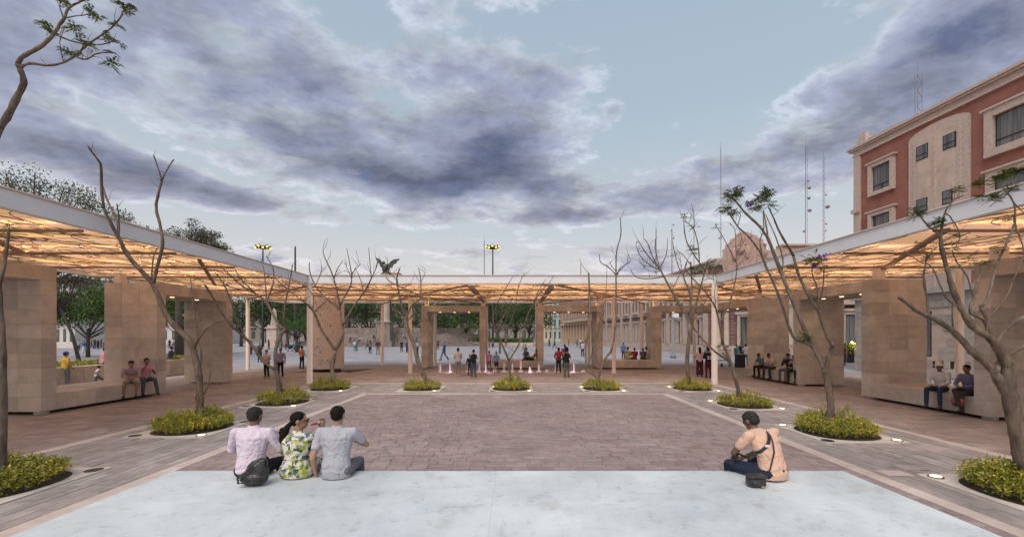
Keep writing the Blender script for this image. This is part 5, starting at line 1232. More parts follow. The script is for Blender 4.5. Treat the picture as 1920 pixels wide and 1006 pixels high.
# flower stall and cart
x_, y_ = cpx(1592, 36), 36; st = thing('flower_stall', 'lit flower stall with crates seen through the right opening', 'market stall', (x_, y_, 0))
mb = MB(); mb.box(x_ - .6, x_ + .6, y_ - .4, y_ + .4, 0, .75); mb.build('counter', m_dark, st)
for sx_ in (-.55, .55): mb = MB(); mb.tube([(x_ + sx_, y_ - .4, 0), (x_ + sx_, y_ - .4, 2.1)], .03, 6); mb.build('post', m_grey, st)
fb2 = MB(); rg = random.Random(8)
for k in range(500): leafquad(fb2, (x_ + rg.uniform(-.6, .6), y_ + rg.uniform(-.5, .3), .75 + rg.random() * .9), rdir(rg), rdir(rg), .16, .12, rg.random()); fb2.m[-1] = rg.choice((0, 0, 1))
fb2.build('flowers', [m_leafg, m_leafgold], st)
mb = MB(); mb.ell((x_, y_ - .3, 1.75), .09, .09, .09); mb.build('bulb', m_lamp, st, True)
pd = bpy.data.lights.new('stall_light', 'POINT'); pd.energy = 25; pd.color = (1, .75, .4); pd.shadow_soft_size = .1; po = link('stall_light', pd, st, None); po.matrix_parent_inverse = Matrix(); po.location = (0, -.55, 1.6)
x_, y_ = cpx(1357, 31), 31; ct = thing('vendor_cart', 'small metal framed vendor cart behind the white right corner column', 'cart', (x_, y_, 0)); mb = MB()
for a in (-.4, .4):
    for b in (-.25, .25): mb.tube([(x_ + a, y_ + b, .1), (x_ + a, y_ + b, 1.2)], .02, 5)
mb.build('frame', m_white, ct); mb = MB(); mb.box(x_ - .42, x_ + .42, y_ - .27, y_ + .27, .45, .5); mb.box(x_ - .42, x_ + .42, y_ - .27, y_ + .27, 1.2, 1.24); mb.build('shelf', m_grey, ct)
for a in (-.3, .3): mb = MB(); mb.tube([(x_ + a - .02, y_ - .3, .14), (x_ + a + .02, y_ - .3, .14)], .14, 12); mb.build('wheel', m_dark, ct)
# ---------------------------------------------------------------- people
from mathutils.bvhtree import BVHTree
VOX = {'near': .009, 'mid': .016, 'far': .028}
def remeshed(mb, vox, name, sm=2):
    me = mb.mesh('tmp', []); o = bpy.data.objects.new('tmp', me); COL.objects.link(o)
    r = o.modifiers.new('r', 'REMESH'); r.mode = 'VOXEL'; r.voxel_size = vox; r.use_smooth_shade = True
    s = o.modifiers.new('s', 'SMOOTH'); s.factor = .5; s.iterations = sm
    dg = bpy.context.evaluated_depsgraph_get(); out = bpy.data.meshes.new_from_object(o.evaluated_get(dg)); out.name = name
    bpy.data.objects.remove(o); bpy.data.meshes.remove(me)
    out.materials.clear(); out.materials.append(None)
    out.polygons.foreach_set('use_smooth', [True] * len(out.polygons)); return out
def cap(mb, a, b, r0, r1, n=10):
    a, b = Vector(a), Vector(b); mb.tube([a, a.lerp(b, .5), b], [r0, (r0 + r1) / 2 * 1.03, r1], n); mb.ell(a, r0, r0, r0, n, 6); mb.ell(b, r1, r1, r1, n, 6)
def lerp(a, b, t): return tuple(a[i] + (b[i] - a[i]) * t for i in range(3))
BASE = dict(pel=(0, 0, .95), chest=(0, .0, 1.24), neck=(0, .01, 1.44), head=(0, -.02, 1.60), shw=.185, shz=1.385, shy=.01,
            kn=((-.10, -.02, .50), (.10, -.02, .50)), an=((-.11, .02, .08), (.11, .02, .08)),
            el=((-.25, .03, 1.11), (.25, .03, 1.11)), wr=((-.26, -.06, .87), (.26, -.06, .87)), yaw=0, pitch=0, ft=(0, 0), hw=.085)
def pose(**k): d = dict(BASE); d.update(k); return d
POSES = {
 'stand': pose(),
 'stand_b': pose(kn=((-.09, -.05, .50), (.11, 0, .50)), an=((-.12, -.02, .08), (.13, .04, .08)), el=((-.26, .04, 1.12), (.27, .0, 1.12)), wr=((-.22, -.16, .93), (.20, -.18, .98))),
 'phone': pose(el=((-.24, -.08, 1.14), (.24, -.08, 1.14)), wr=((-.10, -.28, 1.30), (.10, -.28, 1.32)), kn=((-.09, -.04, .50), (.10, .01, .50))),
 'hold': pose(el=((-.25, -.02, 1.12), (.25, -.02, 1.12)), wr=((-.06, -.27, 1.12), (.06, -.28, 1.10))),
 'hips': pose(el=((-.36, .06, 1.16), (.36, .06, 1.16)), wr=((-.20, -.02, 1.0), (.20, -.02, 1.0))),
 'walk': pose(kn=((-.09, -.20, .52), (.09, .05, .49)), an=((-.09, -.30, .10), (.09, .36, .16)), el=((-.24, .14, 1.13), (.24, -.10, 1.13)), wr=((-.24, .10, .90), (.23, -.26, .95)), ft=(0, -.5)),
 'run': pose(chest=(0, -.06, 1.24), neck=(0, -.10, 1.44), head=(0, -.14, 1.60), shy=-.09, kn=((-.09, -.30, .66), (.09, .02, .50)), an=((-.09, -.20, .28), (.09, .38, .30)), el=((-.25, .12, 1.16), (.25, -.24, 1.18)), wr=((-.22, -.05, 1.02), (.18, -.42, 1.28)), ft=(0, -.7)),
 'sit': pose(pel=(0, 0, .12), chest=(0, -.04, .42), neck=(0, -.08, .62), head=(0, -.12, .77), shz=.565, shy=-.06, kn=((-.15, -.44, .08), (.15, -.44, .08)), an=((-.17, -.42, -.40), (.17, -.44, -.40)), el=((-.24, -.14, .30), (.24, -.14, .30)), wr=((-.10, -.36, .22), (.10, -.36, .22))),
 'sit_lean': pose(pel=(0, 0, .12), chest=(0, -.12, .40), neck=(0, -.22, .58), head=(0, -.30, .71), shz=.53, shy=-.18, kn=((-.15, -.44, .08), (.15, -.44, .08)), an=((-.19, -.40, -.40), (.13, -.36, -.40)), el=((-.24, -.30, .26), (.24, -.30, .26)), wr=((-.08, -.46, .22), (.06, -.46, .24)), pitch=.3),
 'sit_eat': pose(pel=(0, 0, .12), chest=(0, -.06, .42), neck=(0, -.11, .62), head=(0, -.16, .77), shz=.565, shy=-.09, kn=((-.15, -.44, .08), (.18, -.42, .08)), an=((-.17, -.42, -.40), (.24, -.50, -.40)), el=((-.24, -.22, .32), (.24, -.18, .30)), wr=((-.06, -.30, .58), (.14, -.38, .40)), pitch=.1),
 'sit_cross': pose(pel=(0, 0, .12), chest=(0, -.04, .42), neck=(0, -.08, .62), head=(0, -.12, .77), shz=.565, shy=-.06, kn=((-.05, -.44, .14), (.12, -.44, .06)), an=((.14, -.56, -.18), (.10, -.40, -.40)), el=((-.25, -.16, .30), (.26, -.10, .32)), wr=((-.04, -.34, .26), (.05, -.34, .24)), pitch=.15),
 'recline': pose(pel=(0, 0, .12), chest=(0, .14, .36), neck=(0, .24, .54), head=(0, .26, .70), shz=.50, shy=.20, kn=((-.12, -.42, .26), (.12, -.44, .14)), an=((-.12, -.70, -.02), (.12, -.80, .0)), el=((-.26, .28, .26), (.24, .02, .30)), wr=((-.26, .36, .04), (.12, -.16, .24))),
 'back_a': pose(pel=(0, 0, .11), chest=(0, -.03, .42), neck=(0, -.07, .64), head=(0, -.09, .78), shw=.20, shz=.575, shy=-.04, kn=((-.11, -.44, .07), (.11, -.44, .07)), an=((-.12, -.46, -.38), (.12, -.46, -.38)), hem=.04, el=((-.29, -.10, .33), (.29, -.10, .33)), wr=((-.12, -.34, .30), (.12, -.34, .32))),
 'back_w': pose(pel=(0, 0, .11), chest=(0, -.02, .39), neck=(0, -.04, .57), head=(-.01, -.07, .71), shw=.165, shz=.52, shy=-.02, hem=.10, kn=((-.12, -.42, .08), (.12, -.42, .08)), an=((-.13, -.44, -.36), (.13, -.44, -.36)), el=((-.25, -.20, .34), (.22, -.12, .28)), wr=((-.22, -.24, .57), (.12, -.34, .25)), yaw=-1.25, hw=.09),
 'back_b': pose(pel=(0, 0, .11), chest=(0, -.03, .42), neck=(0, -.05, .64), head=(0, -.06, .785), shw=.195, shz=.575, shy=-.03, kn=((-.11, -.44, .07), (.11, -.44, .07)), an=((-.12, -.46, -.38), (.12, -.46, -.38)), hem=.105, el=((-.29, -.20, .36), (.25, .06, .26)), wr=((-.12, -.36, .36), (.24, .0, .04))),
 'back_m': pose(pel=(0, 0, .11), chest=(.02, -.06, .40), neck=(.0, -.20, .56), head=(.0, -.28, .665), shw=.20, shz=.535, shy=-.13, hem=.09, kn=((-.22, -.42, .12), (.18, -.42, .08)), an=((-.2, -.40, -.38), (.1, -.46, -.38)), el=((-.22, -.30, .26), (.27, -.28, .28)), wr=((.02, -.34, .18), (.14, -.38, .18)), pitch=.6),
}
def hand(mb, el, wr, near, curl=.3):
    w = Vector(wr); d = (w - Vector(el)).normalized(); s = d.cross(Vector((0, 0, 1)))
    s = s.normalized() if s.length > .05 else Vector((1, 0, 0)); n_ = d.cross(s)
    mb.ell(w + d * .045, .026, .026, .03, 8, 6); cap(mb, w + d * .02, w + d * .075, .021, .027, 8)
    for i, (off, L_) in enumerate(((-.030, .062), (-.010, .072), (.010, .068), (.029, .052))):
        a = w + d * .08 + s * off; b = a + d * L_ * .55 - n_ * L_ * curl * .3; c = b + d * L_ * .42 - n_ * L_ * curl
        mb.tube([a - d * .02, a, b, c], [.010, .0095, .009, .0075], 6)
    a = w + d * .025 + s * -.026; mb.tube([a, a + d * .03 - s * .022 - n_ * .01, a + d * .055 - s * .024 - n_ * .02], [.012, .011, .008], 6)
def headrot(P): return Matrix.Rotation(P['yaw'], 3, 'Z') @ Matrix.Rotation(P['pitch'], 3, 'X')
def loft(mb, rings, n=16):
    vs = []
    for (c, rx, ry) in rings:
        for k in range(n): a = 2 * math.pi * k / n; vs.append((c[0] + rx * math.cos(a), c[1] + ry * math.sin(a), c[2]))
    fs = []
    for i in range(len(rings) - 1):
        for k in range(n): k2 = (k + 1) % n; fs.append((i * n + k, i * n + k2, (i + 1) * n + k2, (i + 1) * n + k))
    fs += [tuple(range(n))[::-1], tuple((len(rings) - 1) * n + k for k in range(n))]; mb.add(vs, fs)
def torso(mb, P, fem, g, z0, belly=0):
    pel, ch, nk = (Vector(P[k]) for k in ('pel', 'chest', 'neck')); sw = P['shw'] * (.9 if fem else 1); sh = Vector((nk.x, (P['shy'] + nk.y) / 2, P['shz'] + .035))
    st = [(z0, .150, .105), (-.02, .160, .112), (.08, .148, .104), (.16, .137 if not fem else .120, .098)]
    rings = [(pel + Vector((0, 0, z)) + (ch - pel) * max(0, z) * 1.6 * Vector((1, 1, 0)).length / 1.414 * 0 + Vector(((ch.x - pel.x) * max(0, z) / .3, (ch.y - pel.y) * max(0, z) / .3, 0)), rx + g + belly * (z > 0), ry + g + belly) for z, rx, ry in st]
    rings += [(ch - Vector((0, 0, .04)), .158 + g, .108 + g), (ch.lerp(sh, .5), .172 + g, .112 + g), (ch.lerp(sh, .82), sw * .86 + g, .092 + g), (sh, sw * .62, .066 + g), (nk + Vector((0, 0, -.005)), .062 + g * .3, .058 + g * .3)]
    z = -9; out = []
    for c, a, b in rings:
        z = max(z + .012, c[2]); out.append((Vector((c[0], c[1], z)), a, b))
    loft(mb, out)
def body_mb(P, fem):
    mb = MB(); pel, ch, nk, hd = (Vector(P[k]) for k in ('pel', 'chest', 'neck', 'head')); sw = P['shw'] * (.9 if fem else 1)
    torso(mb, P, fem, -.004, -.09)
    shs = []
    for i, sg in enumerate((-1, 1)):
        sh = Vector((ch.x * .5 + nk.x * .5 + sg * sw, P['shy'], P['shz'])); shs.append(sh)
        cap(mb, nk + Vector((sg * .05, 0, -.05)), sh, .04, .048); 
        cap(mb, sh, P['el'][i], .047, .036); cap(mb, P['el'][i], P['wr'][i], .036, .024); hand(mb, P['el'][i], P['wr'][i], True)
        hip = pel + Vector((sg * P['hw'], 0, -.02)); cap(mb, hip, P['kn'][i], .082, .052); cap(mb, P['kn'][i], P['an'][i], .052, .034)
        foot_(mb, P, i, 0)
    cap(mb, nk - Vector((0, 0, .04)), hd - Vector((0, -.02, .06)), .054, .05)
    Rm = headrot(P); q = lambda x, y, z: hd + Rm @ Vector((x, y, z))
    mb.ell(q(0, .012, .02), .073, .092, .098, 14, 10, Rm); mb.ell(q(0, -.030, -.045), .052, .060, .068, 12, 8, Rm)
    mb.ell(q(0, -.092, -.012), .012, .018, .026, 8, 6, Rm); mb.ell(q(0, -.082, -.055), .024, .014, .012, 8, 6, Rm); mb.ell(q(0, -.080, .022), .05, .016, .011, 8, 6, Rm)
    for sg in (-1, 1): mb.ell(q(sg * .078, .012, -.008), .012, .02, .032, 8, 6, Rm)
    return mb, shs
def foot_(mb, P, i, g):
    a = Vector(P['an'][i]); r = P['ft'][i]; Rf = Matrix.Rotation(r, 3, 'X')
    mb.ell(a + Rf @ Vector((0, -.06, -.045 )), .040 + g, .125 + g, .034 + g, 10, 6, Rf); mb.ell(a + Rf @ Vector((0, .03, -.035)), .036 + g, .04 + g, .045 + g, 10, 6, Rf)
def shirt_mb(P, fem, sleeve, shs, hem=.07, belly=0):
    mb = MB(); pel, ch, nk = (Vector(P[k]) for k in ('pel', 'chest', 'neck')); g = .017
    torso(mb, P, fem, g, -P.get('hem', .07), belly)
    if sleeve != 'tank':
        for i, sh in enumerate(shs):
            sg = -1 if i == 0 else 1
            cap(mb, nk + Vector((sg * .05, .0, -.055)), sh, .045, .048 + g * .5)
            e, w = P['el'][i], P['wr'][i]
            if sleeve == 'short': cap(mb, sh, lerp(tuple(sh), e, .60), .052 + g * .5, .056)
            elif sleeve == 'cap': cap(mb, sh, lerp(tuple(sh), e, .25), .055 + g * .4, .056)
            else: cap(mb, sh, e, .053 + g * .6, .05); cap(mb, e, lerp(e, w, .93), .05, .036)
        cap(mb, nk + Vector((-.02, .012, -.02)), nk + Vector((.02, .012, -.02)), .056, .056)
    else:
        for sg in (-1, 1): mb.tube([ch + Vector((sg * .10, -.06, .12)), nk + Vector((sg * .085, 0, .0)), ch + Vector((sg * .09, .08, .12))], [.03, .026, .03], 8)
    return mb
def pants_mb(P, kind):
    mb = MB(); pel = Vector(P['pel']); g = .016
    mb.ell(pel + Vector((0, 0, -.0)), .152 + g, .108 + g, .12)
    for i, sg in enumerate((-1, 1)):
        hip = pel + Vector((sg * P['hw'], 0, -.02)); k, a = P['kn'][i], P['an'][i]
        if kind == 'shorts': cap(mb, hip, lerp(tuple(hip), k, .9), .09 + g, .075)
        elif kind == 'skirt': cap(mb, hip, k, .10 + g, .085); cap(mb, k, lerp(k, a, .75), .085, .10)
        else: cap(mb, hip, k, .086 + g, .066); cap(mb, k, lerp(k, a, .92), .064, .054)
    return mb
def shoes_mb(P):
    mb = MB()
    for i in (0, 1): foot_(mb, P, i, .010)
    return mb
def hair_mb(P, style):
    mb = MB(); hd = Vector(P['head']); Rm = headrot(P); q = lambda x, y, z: hd + Rm @ Vector((x, y, z))
    if style == 'bald': mb.ell(q(0, .03, -.005), .077, .08, .075, 12, 8, Rm); return mb
    mb.ell(q(0, .019, .034), .0775, .092, .088, 14, 10, Rm)
    mb.ell(q(0, .040, -.004), .072, .068, .068, 12, 8, Rm); hr = random.Random(5)
    for k in range(130):
        dd = rdir(hr, -.15); 
        if dd.y < -.55 and dd.z < .5: continue
        mb.ell(q(dd.x * .076, .019 + dd.y * .090, .034 + dd.z * .086), .012, .012, .010, 5, 4, Rm)
    if style == 'long': mb.tube([q(0, .05, 0), q(0, .09, -.1), q(0, .10, -.22), q(0, .09, -.32)], [.07, .075, .07, .04], 10); mb.ell(q(0, .08, -.12), .085, .045, .13)
    if style == 'pony':
        mb.ell(q(-.0, .10, -.03), .035, .03, .03); b = q(0, .11, -.03); mb.tube([b, b + Vector((.03, .035, -.06)), b + Vector((.05, .05, -.14)), b + Vector((.07, .045, -.21)), b + Vector((.075, .03, -.27))], [.025, .045, .05, .04, .014], 10)
        for k in range(10): r_ = random.Random(k); c = b + Vector((.04 + r_.uniform(-.03, .045), .05 + r_.uniform(-.01, .03), -.06 - k * .019)); mb.ell(c, .018, .018, .028, 6, 5)
    return mb
def cap_mb(P, style):
    mb = MB(); hd = Vector(P['head']); Rm = headrot(P); q = lambda x, y, z: hd + Rm @ Vector((x, y, z))
    if style == 'cap':
        mb.ell(q(0, .01, .06), .088, .104, .078, 14, 8, Rm); mb.ell(q(0, -.11, .045), .062, .07, .010, 12, 6, Rm)
    else:
        mb.ell(q(0, .01, .045), .175, .195, .014, 20, 6, Rm); mb.ell(q(0, .01, .105), .082, .10, .07, 14, 8, Rm)
    return mb
CM = {}
def cloth(rgb, n=None):
    k = tuple(round(c, 3) for c in rgb)
    if k not in CM: CM[k] = mat('cloth_%d' % len(CM), rgb, .85, tuple(c * .88 for c in rgb), 30, .35, 22)
    return CM[k]
SK = [(.30, .17, .11), (.20, .11, .07), (.38, .23, .16), (.15, .085, .055)]
skm = [mat('skin_%d' % i, c, .55, tuple(x * .9 for x in c), 12, 0, 10, spec=.35) for i, c in enumerate(SK)]
m_hair = mat('dark_hair', (.007, .006, .005), .75, (.015, .012, .010), 60, .5, 90, spec=.12)
m_hairg = mat('greying_hair', (.018, .016, .015), .8, (.05, .045, .04), 60, .4, 90, spec=.1)
m_eye = mat('eye', (.02, .015, .01), .3); m_shoe = mat('dark_shoe', (.03, .025, .022), .5); m_shoel = mat('light_shoe', (.5, .48, .45), .6); m_shoeb = mat('brown_shoe', (.10, .055, .03), .5)
MC = {}
def getm(key, fn):
    if key not in MC: MC[key] = fn()
    return MC[key]
PEOPLE = {}
def person(label, loc, rz, ps, top, bottom, h=1.70, sleeve='short', legs='long', hair='short', fem=False, skin=0, lod='mid', hat=None, shoe=None, group=None, belly=0, hairm=None, topm=None, botm=None, sx=1.0):
    P = POSES[ps]; s = h / 1.72; vox = VOX[lod]
    t = thing('person', label, 'person', (loc[0], loc[1], loc[2]), group, rz=R(rz)); t.scale = (s * sx, s * sx, s)
    _, shs = getm(('sh', ps, fem), lambda: body_mb(P, fem))
    def part(name, key, fn, m):
        me = getm((ps, lod) + key, lambda: remeshed(fn(), vox, name)); o = bpy.data.objects.new(name, me); COL.objects.link(o); o.parent = t
        o.material_slots[0].link = 'OBJECT'; o.material_slots[0].material = m; return o
    b = part('body', ('body', fem), lambda: body_mb(P, fem)[0], skm[skin])
    part('shirt', ('shirt', fem, sleeve, belly), lambda: shirt_mb(P, fem, sleeve, shs, belly=belly), topm or cloth(top))
    part({'shorts': 'shorts', 'skirt': 'skirt', 'long': 'trousers'}[legs], ('pants', legs), lambda: pants_mb(P, legs), botm or cloth(bottom))
    part('shoes', ('shoes',), lambda: shoes_mb(P), shoe or m_shoe)
    part('hair', ('hair', hair), lambda: hair_mb(P, hair), hairm or (m_hairg if hair == 'bald' else m_hair))
    if hat: part('hat', ('hat', hat[0]), lambda: cap_mb(P, hat[0]), cloth(hat[1]))
    if lod != 'far':
        def eyes():
            mb = MB(); hd = Vector(P['head']); Rm = headrot(P)
            for sg in (-1, 1): mb.ell(hd + Rm @ Vector((sg * .03, -.083, .004)), .012, .008, .007, 8, 6, Rm)
            me = mb.mesh('eyes', [None] if False else [m_eye], True); return me
        me = getm((ps, 'eyes'), eyes); o = bpy.data.objects.new('eyes', me); COL.objects.link(o); o.parent = b
    t['shirt_z'] = 0; del t['shirt_z']
    return t
# ---- the four people seated on the stage
def SP(px, d=4.82): return ((px - VX) * d / F, d, SZ + .002)
floral = bpy.data.materials.new('floral_fabric'); floral.use_nodes = True
def _fl():
    t = floral.node_tree; b = t.nodes['Principled BSDF']; b.inputs['Roughness'].default_value = .85; tcn = t.nodes.new('ShaderNodeTexCoord')
    no = t.nodes.new('ShaderNodeTexNoise'); no.inputs['Scale'].default_value = 16; no.inputs['Detail'].default_value = 3; t.links.new(tcn.outputs['Object'], no.inputs['Vector'])
    add = t.nodes.new('ShaderNodeMix'); add.data_type = 'RGBA'; add.blend_type = 'LINEAR_LIGHT'; add.inputs[0].default_value = .06; t.links.new(tcn.outputs['Object'], add.inputs[6]); t.links.new(no.outputs['Color'], add.inputs[7])
    vo = t.nodes.new('ShaderNodeTexVoronoi'); vo.inputs['Scale'].default_value = 24; t.links.new(add.outputs[2], vo.inputs['Vector'])
    sp_ = t.nodes.new('ShaderNodeSeparateColor'); t.links.new(vo.outputs['Color'], sp_.inputs[0]); r = t.nodes.new('ShaderNodeValToRGB'); r.color_ramp.interpolation = 'CONSTANT'; t.links.new(sp_.outputs[0], r.inputs[0])
    st = [(0, (.62, .60, .55)), (.30, (.26, .30, .05)), (.48, (.42, .42, .10)), (.60, (.04, .07, .04)), (.70, (.06, .12, .18)), (.78, (.58, .56, .52)), (.90, (.20, .14, .16))]
    while len(r.color_ramp.elements) < len(st): r.color_ramp.elements.new(.5)
    for e_, (p, c) in zip(r.color_ramp.elements, st): e_.position = p; e_.color = c + (1,)
    t.links.new(r.outputs[0], b.inputs['Base Color'])
_fl()
m_pinkshirt = mat('pink_shirt', (.66, .56, .64), .85, (.60, .50, .60), 5, .5, 14); m_greyshirt = mat('grey_shirt', (.42, .42, .47), .85, (.37, .36, .40), 5, .55, 15); m_peach = mat('peach_shirt', (.70, .45, .34), .85, (.62, .39, .29), 5, .5, 13)
for m_, ds in ((m_pinkshirt, .09), (m_greyshirt, .09), (m_peach, .08)):
    bn = [n for n in m_.node_tree.nodes if n.type == 'BUMP'][0]; bn.inputs['Distance'].default_value = ds; bn.inputs['Strength'].default_value = .6
    no = bn.inputs['Height'].links[0].from_node; no.inputs['Scale'].default_value = 7; no.inputs['Distortion'].default_value = 1.2; no.inputs['Detail'].default_value = 3
m_leather = mat('black_leather', (.012, .012, .012), .35, (.03, .03, .03), 12, .9, 22, spec=.6)
GS = 'people seated on the painted stage'
person('man in a pale pink long-sleeved shirt sitting with his back turned, leftmost of three', SP(470), 180, 'back_a', 0, (.015, .015, .02), 1.54, 'long', lod='near', skin=1, topm=m_pinkshirt, hairm=m_hairg, group=GS, sx=1.10)
wom = person('woman in a floral dress eating a red popsicle, sitting between two men', SP(555), 180, 'back_w', 0, (.015, .015, .02), 1.55, 'cap', 'skirt', 'pony', True, 0, 'near', topm=floral, botm=floral, group=GS, sx=1.04)
person('man in a grey short-sleeved shirt sitting with his back turned, rightmost of three', SP(630), 180, 'back_b', 0, (.16, .16, .19), 1.56, 'short', lod='near', skin=2, topm=m_greyshirt, group=GS, sx=1.08)
man4 = person('man in a peach shirt bending forward, sitting alone at the right end of the stage', SP(1450, 4.75), -158, 'back_m', 0, (.02, .03, .06), 1.58, 'short', lod='near', skin=3, topm=m_peach, hairm=m_hairg, group=GS, sx=1.12)
bpy.context.view_layer.update()
def bvh_of(t, names):
    vs = []; fs = []
    for c in t.children:
        if c.name.split('.')[0] in names:
            M0 = c.matrix_world; o = len(vs); vs += [M0 @ v.co for v in c.data.vertices]; fs += [[i + o for i in p.vertices] for p in c.data.polygons]
    return BVHTree.FromPolygons(vs, fs)
def on_back(bv, x, z, off=.006):
    h = bv.ray_cast(Vector((x, 3.0, z)), Vector((0, 1, 0))); return (h[0] + h[1] * off) if h[0] is not None else None
def ribbon_on(bv, pts, w, name, m, parent=None, off=.006):
    P = []
    for i in range(len(pts) - 1):
        for k in range(10):
            a = k / 10; P.append((pts[i][0] * (1 - a) + pts[i + 1][0] * a, pts[i][1] * (1 - a) + pts[i + 1][1] * a))
    P.append(pts[-1]); mb = MB(); prev = None; last = None
    for i, p in enumerate(P):
        q = P[min(i + 1, len(P) - 1)] if i < len(P) - 1 else P[i]; p0 = P[max(i - 1, 0)]
        d = Vector((q[0] - p0[0], 0, q[1] - p0[1])).normalized(); s = Vector((-d.z, 0, d.x)) * w / 2
        h = on_back(bv, *p, off)
        if h is None: h = Vector((p[0], last.y if last else 4.6, p[1]))
        last = h; row = [h - s, h + s]
        if prev:
            n_ = Vector((0, -.005, 0)); mb.add(prev + row + [v + n_ for v in prev + row], [(4, 6, 7, 5), (0, 4, 5, 1), (0, 2, 6, 4), (1, 5, 7, 3)])
        prev = row
    return mb.build(name, m, parent)
bv = bvh_of(man4, ('shirt', 'trousers', 'body'))
def W2(px, py, d=4.6): return ((px - VX) * d / F, H + (VY - py) * d / F)
cb = thing('shoulder_bag', 'small black camera bag resting on the stage beside the man in the peach shirt', 'bag', (W2(1414, 900, 4.55)[0], 4.52, SZ))
bx_ = W2(1414, 900, 4.55)[0]
mb = MB(); mb.box(bx_ - .095, bx_ + .095, 4.46, 4.58, SZ + .003, SZ + .115); me = mb.mesh('bag_body', m_leather); bm = bmesh.new(); bm.from_mesh(me); bmesh.ops.bevel(bm, geom=bm.edges[:], offset=.035, segments=3, affect='EDGES', profile=.5); bm.to_mesh(me); bm.free(); link('bag_body', me, cb)
mb = MB(); mb.box(bx_ - .10, bx_ + .10, 4.45, 4.585, SZ + .105, SZ + .135); me = mb.mesh('flap', m_leather); bm = bmesh.new(); bm.from_mesh(me); bmesh.ops.bevel(bm, geom=bm.edges[:], offset=.015, segments=2, affect='EDGES', profile=.5); bm.to_mesh(me); bm.free(); link('flap', me, cb)
mb = MB(); mb.box(bx_ - .065, bx_ + .055, 4.445, 4.47, SZ + .025, SZ + .08); link('pocket', bevel_mesh(mb.mesh('pocket', m_leather), .01), cb)
mb = MB(); mb.box(bx_ + .02, bx_ + .045, 4.44, 4.446, SZ + .02, SZ + .03); mb.build('tag', m_leafgold, cb)
ribbon_on(bv, [W2(1462, 818), W2(1448, 838), W2(1425, 860), W2(1404, 874), W2(1400, 890)], .040, 'strap', m_leather, cb, .008)
ribbon_on(bv, [W2(1461, 822), W2(1457, 850), W2(1448, 880), W2(1438, 900)], .016, 'strap', m_leather, cb, .012)
mb = MB(); c_ = on_back(bv, *W2(1446, 839)) or Vector((2.8, 4.6, 1.1)); mb.box(c_.x - .022, c_.x + .022, c_.y - .022, c_.y - .012, c_.z - .012, c_.z + .012); mb.build('buckle', m_white, cb)
# leather backpack beside the leftmost man
bp = thing('leather_bag', 'slouching black leather backpack standing on the stage behind the man in pink', 'bag', (W2(480, 890)[0], 4.56, SZ)); bx_ = W2(481, 890)[0]; rg = random.Random(2)
mb = MB(); mb.ell((bx_, 4.56, SZ + .085), .155, .09, .088, 16, 10); mb.ell((bx_ + .03, 4.57, SZ + .16), .12, .075, .12, 16, 10, Matrix.Rotation(R(25), 3, 'Y')); mb.ell((bx_ + .07, 4.58, SZ + .24), .07, .05, .06)
link('bag_body', (lambda m_: (m_.materials.__setitem__(0, m_leather), m_)[1])(remeshed(mb, .008, 'bag_body')), bp)
mb = MB(); mb.tube([(bx_ - .13, 4.49, SZ + .05), (bx_ - .12, 4.46, SZ + .12), (bx_ - .03, 4.46, SZ + .18), (bx_ + .05, 4.48, SZ + .26), (bx_ + .10, 4.50, SZ + .31), (bx_ + .14, 4.54, SZ + .29), (bx_ + .14, 4.56, SZ + .2)], .010, 6); mb.build('strap', m_leather, bp, True)
for k in range(5):
    mb = MB(); z = SZ + .05 + k * .035; mb.tube([(bx_ - .13 + k * .02, 4.475 + .004 * k, z), (bx_ + .0, 4.465 + .01 * k, z - .02 + .03 * rg.random()), (bx_ + .13, 4.49 + .01 * k, z + .02)], .006, 5); mb.build('fold', m_leather, bp, True)
# popsicle, sunglasses, belt
hw_ = wom.matrix_world; Pw = POSES['back_w']
hp = hw_ @ (Vector(Pw['wr'][0]) + (Vector(Pw['wr'][0]) - Vector(Pw['el'][0])).normalized() * .09); hdw = hw_ @ Vector(Pw['head']); mouth = hdw + Vector((.115, .04, -.055))
ic = thing('popsicle', 'red ice lolly held up to the mouth of the woman in the floral dress', 'popsicle', tuple(hp))
mb = MB(); mb.tube([mouth, mouth.lerp(hp, .55)], [.012, .013], 8); mb.build('ice', mat('red_ice', (.45, .02, .04), .3), ic, True); mb = MB(); mb.tube([mouth.lerp(hp, .5), hp + Vector((0, 0, .01))], .006, 6); mb.ell(mouth.lerp(hp, .62), .018, .016, .016); mb.build('wrapper', m_shoel, ic, True)
mb = MB(); Rm = headrot(Pw); hd_ = Vector(Pw['head'])
for sg in (-1, 1): mb.ell(hd_ + Rm @ Vector((sg * .034, -.098, .004)), .026, .006, .019, 10, 6, Rm); mb.tube([hd_ + Rm @ Vector((sg * .06, -.095, .008)), hd_ + Rm @ Vector((sg * .08, -.02, .008))], .003, 5)
o = mb.build('sunglasses', m_dark, None, True); o.parent = wom
mb = MB(); ch_ = Vector((0, -.012, .245))
mb.lathe(ch_, [(.150, -.008), (.158, 0), (.150, .008)], 28, sy=.76); o = mb.build('belt', mat('tan_belt', (.12, .08, .05), .6), None, True); o.parent = wom
